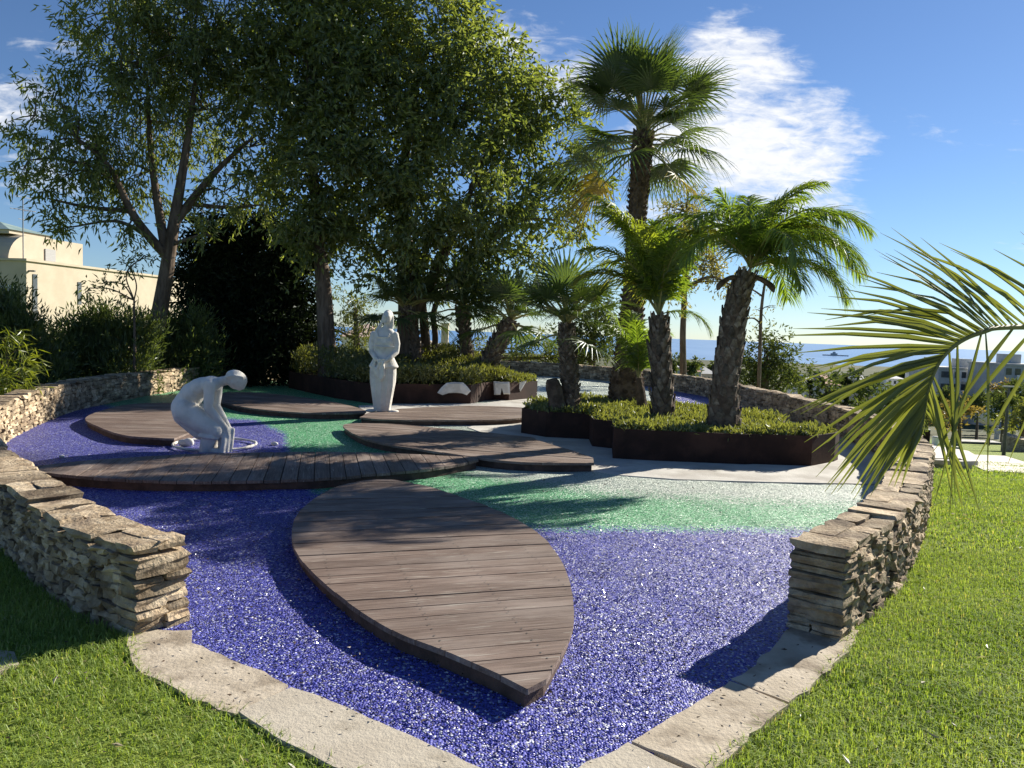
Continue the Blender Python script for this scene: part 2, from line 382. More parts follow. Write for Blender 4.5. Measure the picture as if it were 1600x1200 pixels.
idx = np.arange(GX.size).reshape(GX.shape)
Fq = np.stack([idx[:-1, :-1], idx[:-1, 1:], idx[1:, 1:], idx[1:, :-1]], -1).reshape(-1, 4)
struct('lawn', [(np.stack([GX, GY, GZ], -1).reshape(-1, 3), Fq)], MLAWN, smooth=True)
def sea_mat():
    m, t, o = newmat('sea_water')
    b = nd(t, 'ShaderNodeBsdfPrincipled', Roughness=.28); b.inputs['Specular IOR Level'].default_value = .35
    c = mixc(t, sstep(t, noise_tex(t, .004, 5, (1, .25, 1)), .4, .62), (.07, .17, .36), (.11, .22, .42)); t.links.new(c, b.inputs['Base Color'])
    bn = nd(t, 'ShaderNodeBump', Strength=.25, Distance=1.0); t.links.new(noise_tex(t, .05, 3), bn.inputs['Height']); t.links.new(bn.outputs[0], b.inputs['Normal'])
    t.links.new(b.outputs[0], o.inputs[0]); return m
struct('sea', [(np.array([(-60000, 1800, -54.5), (60000, 1800, -54.5), (60000, 60000, -54.5), (-60000, 60000, -54.5)]), np.array([(0, 1, 2, 3)]))], sea_mat())

# ------------------------------------------------------------------ the ring: wall path, gravel court, edging
INNER = [(-1.70, 4.03), (-1.80, 4.10), (-2.25, 4.41), (-3.08, 5.2), (-4.3, 6.5), (-5.35, 7.85), (-6.2, 9.3), (-6.85, 11.0), (-7.35, 12.8), (-7.55, 14.4), (-7.6, 16.5),
         (-7.45, 18.5), (-6.9, 20.6), (-6.1, 22.8), (-4.6, 26), (-2.4, 28.3), (0, 29), (2.3, 28.2), (3.9, 26.3), (4.8, 23.6), (5.4, 21.4), (5.65, 17), (5.7, 13.75),
         (5.4, 11.2), (4.9, 9.75), (4.42, 8.6), (3.85, 7.6), (3.1, 6.3), (2.42, 5.26), (1.60, 4.25)]
ip = [Vector((p[0], p[1])) for p in curve([(x, y, 0) for x, y in INNER], 10)]
cum = [0.0]
for i in range(1, len(ip)): cum.append(cum[-1] + (ip[i] - ip[i - 1]).length)
WL = cum[-1]; cumA = np.array(cum); ipA = np.array([tuple(p) for p in ip])
def wp(s):
    x = np.interp(s, cumA, ipA[:, 0]); y = np.interp(s, cumA, ipA[:, 1]); e = .05
    tx = np.interp(np.minimum(np.asarray(s) + e, WL), cumA, ipA[:, 0]) - np.interp(np.maximum(np.asarray(s) - e, 0), cumA, ipA[:, 0])
    ty = np.interp(np.minimum(np.asarray(s) + e, WL), cumA, ipA[:, 1]) - np.interp(np.maximum(np.asarray(s) - e, 0), cumA, ipA[:, 1])
    l = np.hypot(tx, ty); return x, y, tx / l, ty / l
TH = .30
def topz(s): return np.interp(s, [0, 6, WL - 6, WL], [.46, .5, .5, .5])
OUTER = [(p.x - t[1] * TH, p.y + t[0] * TH) for p, t in ((ip[i], (wp(cum[i])[2], wp(cum[i])[3])) for i in range(len(ip)))]
eL = [P(300, 1004), P(430, 1058), P(500, 1088), P(640, 1150), P(752, 1200)]
eR = [P(898, 1200), P(1000, 1148), P(1180, 1038), P(1240, 990)]
tip_ = ((eL[-1] + eR[0]) / 2); tip_.y -= .32
court = [(x, y) for x, y in ((q[0] + 0, q[1]) for q in ipA)]
courtpoly = [(v.x - .06, v.y - .06) for v in (tip_,)] + [(v.x - .08, v.y - .08) for v in eL[::-1]] + [((ipA[i][0] + OUTER[i][0]) / 2, (ipA[i][1] + OUTER[i][1]) / 2) for i in range(len(ipA))] + [(v.x + .08, v.y - .08) for v in eR[::-1]]
st = .1
cx_ = np.arange(-8.2, 6.4, st); cy_ = np.arange(2.0, 29.6, st); CXg, CYg = np.meshgrid(cx_, cy_)
z_ = 0.006 * np.sin(CXg * 2.1 + 1) * np.cos(CYg * 1.7) + 0.003 * np.sin(CXg * 7 + CYg * 5) - .004
yb = np.interp(CXg, [-8, -6.5, -4.2, -3.3, -2.6, -1.9, 0, 2, 4.5], [14.5, 13.2, 12.6, 11.2, 9.0, 7.35, 6.22, 6.45, 6.7])
yg = np.interp(CXg, [-8, -4, -2.2, -1.2, -.5, 1, 2.5, 4.5], [23, 20, 14, 10.2, 8.6, 7.75, 7.6, 7.55])
f1 = CYg - yb; f2 = np.clip((CYg - yg), -2, 2) * .8; f3 = np.minimum(CXg - 4.2, CYg - 11.3)
inside = pip(CXg[:-1, :-1] + st / 2, CYg[:-1, :-1] + st / 2, courtpoly)
idx = np.arange(CXg.size).reshape(CXg.shape)
Fq = np.stack([idx[:-1, :-1], idx[:-1, 1:], idx[1:, 1:], idx[1:, :-1]], -1)[inside]
used, inv = np.unique(Fq.ravel(), return_inverse=True)
Vg = np.stack([CXg, CYg, z_], -1).reshape(-1, 3)[used]
struct('glass_gravel_ground', [(Vg, inv.reshape(-1, 4))], MG, smooth=True, attrs={'f1': f1.ravel()[used], 'f2': f2.ravel()[used], 'f3': f3.ravel()[used]})

# loose pebbles near the camera: real grains on the gravel
def pebbles():
    n = 22000
    cp2 = [(v.x, v.y + .04) for v in (tip_,)] + [(v.x + .03, v.y + .03) for v in eL[::-1]] + [(-1.5, 4.2), (-2.5, 5.2), (-3, 6.6), (3, 6.6), (2.2, 5.4), (1.45, 4.4)] + [(v.x - .04, v.y + .03) for v in eR[::-1]]
    x = rng.uniform(-3, 3, n); y = rng.uniform(2.4, 6.6, n)
    keep = pip(x, y, cp2) & (rng.random(n) < np.clip(1.35 - (y - 2.4) / 4.2, .25, 1)); x, y = x[keep], y[keep]; n = len(x)
    t = np.array([(1, 0, 0), (-1, 0, 0), (0, 1, 0), (0, -1, 0), (0, 0, 1), (0, 0, -1)], float)
    f = np.array([(0, 2, 4), (2, 1, 4), (1, 3, 4), (3, 0, 4), (2, 0, 5), (1, 2, 5), (3, 1, 5), (0, 3, 5)])
    S = rng.uniform(.003, .0072, (n, 1, 3)); S[:, :, 2] *= .8
    V = t[None] * S + rng.normal(size=(n, 6, 3)) * .0012
    a = rng.uniform(0, 6.28, n); c, s = np.cos(a)[:, None], np.sin(a)[:, None]
    V = np.stack([V[..., 0] * c - V[..., 1] * s, V[..., 0] * s + V[..., 1] * c, V[..., 2]], -1) + np.stack([x, y, np.full(n, .004)], -1)[:, None]
    F = (np.arange(n)[:, None, None] * 6 + f[None]).reshape(-1, 3)
    ybp = np.interp(x, [-8, -6.5, -4.2, -3.3, -2.6, -1.9, 0, 2, 4.5], [14.5, 13.2, 12.6, 11.2, 9.0, 7.35, 6.22, 6.45, 6.7])
    m, t_, o = newmat('loose_glass_grains'); g = t_.nodes.new('ShaderNodeNewGeometry')
    cr = t_.nodes.new('ShaderNodeValToRGB'); e = cr.color_ramp; e.interpolation = 'CONSTANT'
    e.elements[0].color = (.03, .033, .28, 1); e.elements[1].position = .35; e.elements[1].color = (.085, .09, .42, 1)
    for p_, c_ in ((.70, (.36, .38, .58, 1)), (.78, (.03, .03, .16, 1)), (.95, (.6, .6, .64, 1))):
        q = e.elements.new(p_); q.color = c_
    t_.links.new(g.outputs['Random Per Island'], cr.inputs[0])
    b = nd(t_, 'ShaderNodeBsdfPrincipled', Roughness=.15); b.inputs['Specular IOR Level'].default_value = .7
    t_.links.new(cr.outputs[0], b.inputs['Base Color']); t_.links.new(b.outputs[0], o.inputs[0])
    keepf = y < ybp - .1
    F = F.reshape(n, 8, 3)[keepf].reshape(-1, 3)
    tag(mk('loose_glass_pebbles', [(V.reshape(-1, 3), F)], m), 'loose blue and clear glass grains strewn over the blue gravel', 'gravel', kind='stuff')
pebbles()

# concrete edging strips at the opening, and the pale path round the planter
def slab(name, pts, z0, z1, mat): return struct(name, [prism(pts, z0, z1)], mat)
def rough_edge(pts, amp, step=.07):
    o = []
    for i in range(len(pts)):
        a, b = Vector(pts[i][:2]), Vector(pts[(i + 1) % len(pts)][:2]); n = max(1, int((b - a).length / step)); nrm = Vector((-(b - a).y, (b - a).x)).normalized()
        for k in range(n): o.append(tuple(a.lerp(b, k / n) + nrm * random.uniform(-amp, amp)))
    return o
slab('concrete_edging', rough_edge([P(190, 985), P(300, 985), P(302, 1004), P(428, 1058), P(452, 1072), P(366, 1116), P(300, 1092), P(212, 1046)], .012), -.1, .003, MCONC)
slab('concrete_edging', rough_edge([P(372, 1114), P(455, 1076), P(500, 1090), P(640, 1152), P(752, 1203), P(800, 1240), P(720, 1270), P(520, 1200), P(430, 1152)], .005), -.1, .008, MCONC3)
slab('concrete_edging', rough_edge([P(1238, 975), P(1340, 985), P(1334, 1013), P(1250, 1088), P(1232, 1098), P(1146, 1062), P(1180, 1040)], .013), -.1, .003, MCONC)
slab('concrete_edging', rough_edge([P(1142, 1065), P(1228, 1102), P(1150, 1172), P(1106, 1210), P(984, 1159), P(1000, 1150)], .011), -.1, .007, MCONC)
slab('concrete_edging', rough_edge([P(979, 1162), P(1100, 1215), P(1040, 1262), P(850, 1240), P(898, 1203)], .010), -.1, .004, MCONC3)
slab('stepping_slab', [P(-60, 1008), P(22, 1018), P(30, 1038), P(-60, 1070)], -.1, .0, MCONC)
slab('pale_concrete_path', [P(800, 652), P(860, 655), P(960, 640), P(1120, 640), P(1250, 660), P(1350, 674), P(1400, 706), P(1424, 724), P(1404, 758), P(1200, 754), P(1060, 750), P(965, 743), P(872, 726), P(790, 690), P(730, 668)], -.05, .008, MCONC2)
slab('pale_concrete_path', [P(572, 657), P(640, 664), P(820, 668), P(860, 640), P(820, 618), P(760, 630), P(560, 634)], -.05, .006, MCONC2)

# dry stone wall
tmpl = np.array([(x, y, z) for x in (-1, 0, 1) for y in (-1, 0, 1) for z in (-1, 0, 1) if (x, y, z) != (0, 0, 0)], float)
key = {tuple(v): i for i, v in enumerate(tmpl.astype(int))}
tf = []
for ax in range(3):
    for sg in (-1, 1):
        a1, a2 = [k for k in range(3) if k != ax]
        for i in (-1, 0):
            for j in (-1, 0):
                q = []
                for di, dj in ((0, 0), (1, 0), (1, 1), (0, 1)):
                    v = [0, 0, 0]; v[ax] = sg; v[a1] = i + di; v[a2] = j + dj; q.append(key[tuple(v)])
                flip = (sg < 0) ^ (ax == 1); tf.append(q[::-1] if flip else q)
tf = np.array(tf)
nz_t = np.abs(tmpl).sum(1); tmpl_r = tmpl * np.where(nz_t == 3, .93, np.where(nz_t == 2, .975, 1.0))[:, None]
class Stones:
    def __init__(s): s.c, s.h, s.t, s.j = [], [], [], []
    def add(s, c, h, t, j=.12): s.c.append(c); s.h.append(h); s.t.append(t); s.j.append(j)
    def part(s):
        C = np.array(s.c); Hh = np.array(s.h); Tt = np.array(s.t); J = np.array(s.j)[:, None, None]; n = len(C)
        L = tmpl_r[None] * Hh[:, None] * (1 + rng.normal(size=(n, 26, 3)) * J)
        L += rng.normal(size=(n, 1, 3)) * 0
        tilt = rng.normal(size=(n, 1)) * .05; L[..., 2] += L[..., 0] * tilt
        V = np.stack([L[..., 0] * Tt[:, None, 0] - L[..., 1] * Tt[:, None, 1], L[..., 0] * Tt[:, None, 1] + L[..., 1] * Tt[:, None, 0], L[..., 2]], -1) + C[:, None]
        return V.reshape(-1, 3), (np.arange(n)[:, None, None] * 26 + tf[None]).reshape(-1, 4)
ST = Stones()
def courses(z0, z1, base):
    z = z0; o = []
    while z < z1 - .02:
        h = base * random.uniform(.75, 1.3); h = min(h, z1 - z); o.append((z, z + h)); z += h
    return o
for side in (0, 1):
    s0 = .20
    while s0 < WL - .2:
        seg = min(2.4, WL - .2 - s0); x, y, _, _ = wp(s0 + seg / 2); near = float(y) < 11
        zb = -.03 if side == 0 else min(-.04, float(H(x, y)) - .08)
        tz = float(topz(s0)) - .052
        for (za, zc) in courses(zb, tz, (.045 if side == 0 else .052) if near else .065):
            s = s0 - random.uniform(0, .1)
            while s < s0 + seg:
                l = random.uniform(.10, .26) * (1.0 if side == 0 else .72) * (1 if near else 1.5)
                if side == 1 and near and random.random() < .5: l *= .6
                px_, py_, tx, ty = wp(min(max(s + l / 2, .16), WL - .16)); dpt = random.uniform(.065, .085)
                nx, ny = -ty, tx
                off = dpt + random.uniform(-.018, .014) if side == 0 else TH - dpt - random.uniform(-.02, .012)
                hh = (zc - za) / 2
                ST.add((px_ + nx * off, py_ + ny * off, (za + zc) / 2 + random.uniform(-.006, .006)), (l / 2 * .965, dpt, hh * random.uniform(.9, 1.06)), (tx, ty), .10 if side == 0 else .13)
                s += l
        s0 += seg
for e in (0, 1):                                             # end faces: slabs across the whole thickness
    sE = .11 if e == 0 else WL - .11
    x, y, tx, ty = wp(sE); nx, ny = -ty, tx; tz = float(topz(sE)) - .06
    for (za, zc) in courses(-.03, tz, .050):
        split = random.random() < .3
        for (a, b) in (((0, .45), (.45, 1)) if split else ((0, 1),)):
            m = (a + b) / 2 * TH; sh = random.uniform(-.026, .018)
            ST.add((x + nx * m + tx * sh, y + ny * m + ty * sh, (za + zc) / 2), (.125, TH * (b - a) / 2 * 1.02, (zc - za) / 2 * .93), (tx, ty), .07)
s = 0.0
while s < WL:                                                # capstones
    x, y, tx, ty = wp(s); l = random.uniform(.15, .36) * (1 if y < 11 else 1.4); l = min(l, WL - s + .02)
    x, y, tx, ty = wp(min(s + l / 2, WL)); nx, ny = -ty, tx; tz = float(topz(s)); th = random.uniform(.042, .058)
    if random.random() < .45:
        for m, w in ((TH * .27, TH * .27), (TH * .76, TH * .25)):
            ST.add((x + nx * m, y + ny * m, tz - th + th / 2 + random.uniform(-.014, .008)), (l / 2 * .93, w * .95, th / 2), (tx, ty), .10)
    else:
        ST.add((x + nx * TH / 2, y + ny * TH / 2, tz - th / 2 + random.uniform(-.014, .008)), (l / 2 * .94, TH / 2 * random.uniform(.98, 1.12), th / 2), (tx, ty), .09)
    s += l
ss = np.linspace(.12, WL - .12, 220); x, y, tx, ty = wp(ss); nx, ny = -ty, tx; zt = topz(ss) - .06; zb = np.minimum(-.1, H(x, y) - .15)
core = np.stack([np.stack([x + nx * a, y + ny * a, z], -1) for a, z in ((.04, zb), (.04, zt), (TH - .04, zt), (TH - .04, zb))], 1).reshape(-1, 3)  # added inset core, stops light passing through the stone gaps
cf = [(i * 4 + k, i * 4 + (k + 1) % 4, i * 4 + 4 + (k + 1) % 4, i * 4 + 4 + k) for i in range(len(ss) - 1) for k in range(4)] + [(0, 3, 2, 1), tuple(len(core) - 4 + k for k in range(4))]
wall = mk('dry_stone_wall', [(*ST.part(), 0), (core, cf, 1)], [MSTONE, MCORE])
tag(wall, 'low dry stone wall of flat beige stones ringing the glass gravel court', 'wall', kind='thing')

# ------------------------------------------------------------------ timber decks
def clip_half(poly, axis, val, keep_less):
    o = []; n = len(poly)
    for i in range(n):
        a, b = poly[i], poly[(i + 1) % n]; da, db = (a[axis] - val) * (1 if keep_less else -1), (b[axis] - val) * (1 if keep_less else -1)
        if da <= 0: o.append(a)
        if (da < 0) != (db < 0) and da != db:
            t = da / (da - db); o.append((a[0] + (b[0] - a[0]) * t, a[1] + (b[1] - a[1]) * t))
    return o
def deck(label, pix, ang, board=.145, z=.1, dz=0.0, smooth_n=5):
    w = [P(q[0], q[1], z) for q in pix]; c = sum(w, Vector()) / len(w)
    cor = [i for i, q in enumerate(pix) if len(q) > 2]
    if cor:
        loop = []
        for a_, b_ in zip(cor, cor[1:] + [cor[0] + len(w)]):
            sg = [w[k % len(w)] for k in range(a_, b_ + 1)]; loop += (curve(sg, smooth_n) if len(sg) > 2 else sg)[:-1]
    else: loop = curve([*w, w[0]], smooth_n)[:-1]
    t = thing('timber_deck', label, 'deck', (c.x, c.y, 0), ang, 'leaf shaped timber decks on the gravel')
    Mi = t.matrix_basis.inverted(); poly = [(q.x, q.y) for q in ((Mi @ v) for v in loop)]
    ys = [q[1] for q in poly]; y = min(ys); parts = []
    while y < max(ys):
        b = board * random.uniform(.985, 1.015)
        pl = clip_half(clip_half(poly, 1, y + .004, False), 1, y + b - .004, True)
        if len(pl) >= 3 and max(q[0] for q in pl) - min(q[0] for q in pl) > .03:
            k = []
            for q in pl:
                if not k or (abs(q[0] - k[-1][0]) + abs(q[1] - k[-1][1])) > .004: k.append(q)
            dzz = random.uniform(-.003, .003)
            if len(k) >= 3: parts.append(prism(k, z - .028 + dzz, z + dzz))
        y += b
    x0_, x1_ = min(q[0] for q in poly), max(q[0] for q in poly); sx = []; yk = min(ys)
    if w[0].y < 9.5:
        while yk < max(ys):
            for k_ in range(int((x1_ - x0_) / .45) + 1):
                for o_ in (.03, .115): sx.append((x0_ + .2 + k_ * .45 + random.uniform(-.008, .008), yk + o_ * board / .15))
            yk += board
        kk = pip(np.array([q[0] for q in sx]), np.array([q[1] for q in sx]), poly)
        sp6 = [(np.array([(q[0] + .0055 * math.cos(a), q[1] + .0055 * math.sin(a), z + .0042) for a in [R(60 * j) for j in range(6)]]), [tuple(range(6))]) for q, u_ in zip(sx, kk) if u_]
        parts += [(q[0], q[1], 1) for q in sp6]
    mk('planks', parts, [MWOOD, MDKMET], t, local=True)
    cx0 = sum(q[0] for q in poly) / len(poly); cy0 = sum(q[1] for q in poly) / len(poly)
    def inset(q, d):
        v = Vector((q[0] - cx0, q[1] - cy0)); l = v.length; return (cx0 + v.x * (l - d) / l, cy0 + v.y * (l - d) / l)
    mk('fascia', [prism([inset(q, .03) for q in poly], -.03, z - .032)], MSKIRT, t, local=True)
    return t
A1 = R(17)
deck('large teardrop timber deck nearest the opening of the court', [(464, 804), (456, 840), (472, 876), (532, 932), (612, 984), (692, 1016), (776, 1052), (824, 1076, 1), (854, 1060, 1), (873, 1028), (890, 996), (897, 960), (890, 908), (872, 868), (840, 832), (784, 800), (720, 776), (656, 757), (600, 749), (540, 756), (496, 776)], A1, .15, .095)
deck('long narrow timber deck running in front of the bending statue', [(44, 729, 1), (73, 738), (140, 745), (245, 751), (350, 752), (490, 748), (567, 742), (667, 733), (733, 722), (748, 718, 1), (733, 714), (633, 709), (533, 706), (400, 707), (280, 710), (140, 719), (70, 726)], R(104), .155, .1)
deck('pointed timber deck lying in front of the steel palm planter', [(538, 663), (557, 680), (600, 693), (667, 703), (733, 713), (813, 722), (928, 724, 1), (927, 716, 1), (900, 706), (841, 688), (827, 683), (733, 673), (667, 667), (600, 662)], R(-12), .15, .1)
deck('rounded timber deck beside the stone wall behind the bending statue', [(133, 654), (157, 668), (196, 680), (245, 684), (272, 685, 1), (304, 672, 1), (335, 658), (345, 645), (320, 634), (260, 629), (200, 632), (157, 642)], R(10), .15, .1)
deck('shaded slim timber deck between the bending statue and the rear planter', [(330, 622), (365, 633), (410, 640), (483, 645), (560, 645), (568, 640), (520, 628), (450, 618), (390, 613), (345, 614)], R(-10), .15, .1)
deck('timber deck carrying the standing statue', [(562, 652, 1), (600, 655), (680, 656), (760, 656), (815, 653), (845, 646), (815, 637), (733, 634), (650, 637), (585, 643)], R(4), .15, .1)

# ------------------------------------------------------------------ steel planters with ground cover
def offset_in(poly, d):
    n = len(poly); area = sum(poly[i][0] * poly[(i + 1) % n][1] - poly[(i + 1) % n][0] * poly[i][1] for i in range(n)); sg = 1 if area > 0 else -1
    o = []
    for i in range(n):
        a, b, c = Vector(poly[i - 1]), Vector(poly[i]), Vector(poly[(i + 1) % n])
        n1 = Vector((-(b - a).y, (b - a).x)).normalized() * sg; n2 = Vector((-(c - b).y, (c - b).x)).normalized() * sg
        m = (n1 + n2); m = m / max(m.length_squared / 2, .3); o.append(tuple(b + m * d))
    return o
def planter(label, pts, h):
    poly = [(p.x, p.y) for p in pts]; n = len(poly)
    area = sum(poly[i][0] * poly[(i + 1) % n][1] - poly[(i + 1) % n][0] * poly[i][1] for i in range(n))
    if area < 0: poly = poly[::-1]
    c = sum((Vector(p) for p in poly), Vector((0, 0))) / n
    t = thing('steel_planter', label, 'planter', (c.x, c.y, 0), 0, 'rusted steel planters')
    inn = offset_in(poly, .02)
    V = [(*p, -.03) for p in poly] + [(*p, h) for p in poly] + [(*p, h) for p in inn] + [(*p, h - .25) for p in inn]
    F = [(k * n + i, k * n + (i + 1) % n, (k + 1) * n + (i + 1) % n, (k + 1) * n + i) for k in range(3) for i in range(n)]
    mk('steel_panel', [(np.array(V), F)], MCORTEN, t)
    mk('soil', [(np.array([(*p, h - .05) for p in offset_in(poly, .015)]), [tuple(range(n))])], MSOIL, t)
    return inn
palm_poly = planter('dark rusted steel planter holding the palms with zigzag front', [P(814, 677), P(852, 683.5), P(920, 687), P(925, 698), P(956, 701.5), P(957, 717), P(1020, 720.6), P(1165, 726.6), P(1178, 726), P(1267, 729), P(1303, 722), P(1312, 674, .4), P(1224, 664, .4), P(1228, 655, .4), P(1140, 640, .4), P(1050, 634, .4), P(930, 621, .4), P(835, 628, .4)], .4)
back_poly = planter('long dark rusted steel planter behind the standing statue', [P(451, 606), P(524, 622.5), P(579, 630), P(735, 631), P(757, 626), P(771, 624.5), P(795, 626), P(839, 622), P(830, 592, .42), P(760, 590, .42), P(700, 582, .42), P(560, 576, .42), P(470, 576, .42)], .42)
def cover(name, label, poly, z, n, leaf, width, hfun, mat, per=7, spread=.05, kind='stuff', up=1.0, cat='ground cover', patch=0):
    xs = [p[0] for p in poly]; ys = [p[1] for p in poly]
    x = rng.uniform(min(xs), max(xs), n * 3); y = rng.uniform(min(ys), max(ys), n * 3); k = pip(x, y, offset_in(poly, .04)); x, y = x[k][:n], y[k][:n]; n = len(x)
    if patch: k = (wob(x, y, 3.1, 2) * .6 + wob(x, y, 7.3, 5) * .4 + rng.normal(size=n) * .12) > patch; x, y = x[k], y[k]; n = len(x)
    hgt = hfun(x, y)
    C = np.repeat(np.stack([x, y, np.full(n, z)], -1), per, 0); hh = np.repeat(hgt, per)
    C[:, 2] += rng.uniform(0, 1, len(C)) ** .7 * hh; C[:, :2] += rng.normal(size=(len(C), 2)) * spread
    ins = pip(C[:, 0], C[:, 1], offset_in(poly, -.06)); C = C[ins]
    Dv = unit(rng.normal(size=(len(C), 3)) * .8 + np.array([0, 0, up]))
    return tag(mk(name, [leaves(C, Dv, leaf, width)], mat), label, cat, kind=kind)
def wob(x, y, s, a): return .5 + .5 * np.sin(x * s + a) * np.sin(y * s * 1.3 + a * 2)
cover('ground_cover', 'bright yellow green leafy ground cover filling the palm planter', palm_poly, .355, 4200, .085, .032, lambda x, y: .02 + .07 * wob(x, y, 2.6, 1) + .07 * rng.random(len(x)) ** 3, MCOVER, 7, patch=.22)
cover('shrub_bed', 'olive green bushy planting filling the rear planter', back_poly, .38, 2600, .11, .035, lambda x, y: (.22 + .55 * wob(x, y, 1.1, .4) * np.clip((y - 16.6) / 2.2, .2, 1)) * np.clip((-x + .2) / 1.0, .12, 1) + .1 * rng.random(len(x)), MOLIVE, 16, .09, cat='shrubs')

# carved stone garments hung on the rear planter
def garment(label, pix, Y, th, mat=MWHITE, slope=0.0):
    pts = [D(a, b, Y) for a, b in pix]; c = sum(pts, Vector()) / len(pts); n = len(pts)
    sl = slope
    V = [(p.x, Y + sl * (p.x - c.x), p.z) for p in pts] + [(p.x, Y + th + sl * (p.x - c.x), p.z) for p in pts]
    # cushion the front: add an inner ring pushed forward
    inner = [(c.x + (p.x - c.x) * .8, Y - .03 + sl * .8 * (p.x - c.x), c.z + (p.z - c.z) * .8) for p in pts]
    V = inner + V
    F = [tuple(range(n))[::-1] if False else tuple(range(n))] + [(i, (i + 1) % n, n + (i + 1) % n, n + i) for i in range(n)] + [(n + i, n + (i + 1) % n, 2 * n + (i + 1) % n, 2 * n + i) for i in range(n)] + [tuple(range(2 * n, 3 * n))[::-1]]
    o = mk('stone_garment', [(np.array(V), F)], mat)
    bm = bmesh.new(); bm.from_mesh(o.data); bmesh.ops.recalc_face_normals(bm, faces=bm.faces); bm.to_mesh(o.data); bm.free()
    return tag(o, label, 'sculpture', 'carved white garments hung on the rear planter', 'thing')
fa, fb = P(579, 630), P(735, 631); fs = (fb.y - fa.y) / (fb.x - fa.x)
def fy(px): return fa.y + (fb.y - fa.y) * (px - 579) / (735 - 579)
garment('mottled white carved shirt shape on the rear planter front', [(684, 613), (690, 605), (698, 598), (710, 597), (723, 598), (730, 605), (735, 612), (729, 618), (722, 615), (712, 614), (701, 614), (692, 617)], fy((684 + 735) / 2) - .06, .055, MWHITE, fs)
garment('white carved short trousers on the small end of the rear planter', [(771, 596), (784, 597), (796, 597), (797, 616), (787, 616), (784, 605), (782, 617), (772, 617)], P(795, 626).y - .08, .05)
garment('small white carved triangular cloth at the far end of the rear planter', [(803, 596), (813, 597), (823, 595), (818, 604), (813, 612), (808, 604)], P(815, 624).y - .10, .05)

# ------------------------------------------------------------------ statues (one remeshed body each)
def uvsphere(c, r, rot=None, seg=14, rings=9):
    V = []; 
    for i in range(rings + 1):
        th = math.pi * i / rings
        for k in range(seg):
            ph = 2 * math.pi * k / seg; V.append((math.sin(th) * math.cos(ph) * r[0], math.sin(th) * math.sin(ph) * r[1], math.cos(th) * r[2]))
    V = np.array(V)
    if rot is not None: V = V @ np.array(Euler(rot).to_matrix()).T
    F = np.array([(i * seg + k, (i + 1) * seg + k, (i + 1) * seg + (k + 1) % seg, i * seg + (k + 1) % seg) for i in range(rings) for k in range(seg)])
    return V + np.array(c), F
def caps(pts, rad):
    o = []
    for i in range(len(pts) - 1):
        a, b = Vector(pts[i]), Vector(pts[i + 1]); n = max(2, int((b - a).length / (min(rad[i], rad[i + 1]) * .35)))
        for k in range(n + 1):
            t = k / n; r = rad[i] * (1 - t) + rad[i + 1] * t; o.append(uvsphere(a.lerp(b, t), (r, r, r), None, 12, 8))
    return o
def loft(rings, seg=28):
    V = []; 
    for (z, x0, y0, rx, ry) in rings:
        for k in range(seg):
            a = 2 * math.pi * k / seg; V.append((x0 + rx * math.cos(a), y0 + ry * math.sin(a), z))
    n = len(rings)
    F = [(i * seg + k, i * seg + (k + 1) % seg, (i + 1) * seg + (k + 1) % seg, (i + 1) * seg + k) for i in range(n - 1) for k in range(seg)] + [tuple(range(seg))[::-1], tuple(range((n - 1) * seg, n * seg))]
    return np.array(V), F
def hand(wrist, palm_dir, side, size=1.0, curl=.6):
    """palm plus four fingers and a thumb; palm_dir points to the fingertips, side is the thumb side"""
    w = Vector(wrist); d = Vector(palm_dir).normalized(); s = Vector(side); s = (s - d * s.dot(d)).normalized(); n = d.cross(s)
    o = caps([w, w + d * .05 * size], [.024 * size, .03 * size]) + caps([w + s * .012, w + d * .07 * size + s * .014], [.02 * size, .02 * size]) + caps([w - s * .012, w + d * .065 * size - s * .02], [.02 * size, .02 * size])
    for k, L in zip((-1.5, -.5, .5, 1.5), (.055, .07, .075, .065)):
        b = w + d * .07 * size + s * k * .017 * size; m = b + d * L * .55 * size; e = m + (d * math.cos(curl) + n * math.sin(curl)) * L * .55 * size
        o += caps([b, m, e], [.0095 * size, .009 * size, .008 * size])
    b = w + s * .025 * size + d * .02 * size; m = b + (d * .6 + s * .8).normalized() * .035 * size; o += caps([b, m, m + d * .03 * size], [.012 * size, .011 * size, .009 * size])
    return o
def remesh(name, parts, parent, vox, iters, mat, M=None):
    if M is not None: parts = [xf(p, M) for p in parts]
    o = mk(name, parts, mat, parent, local=True)
    md = o.modifiers.new('r', 'REMESH'); md.mode = 'VOXEL'; md.voxel_size = vox
    sm = o.modifiers.new('s', 'SMOOTH'); sm.factor = .5; sm.iterations = iters
    dg = bpy.context.evaluated_depsgraph_get(); me = bpy.data.meshes.new_from_object(o.evaluated_get(dg)); o.modifiers.clear(); o.data = me
    if not me.materials: me.materials.append(mat)
    me.polygons.foreach_set('use_smooth', np.ones(len(me.polygons), dtype=bool)); return o
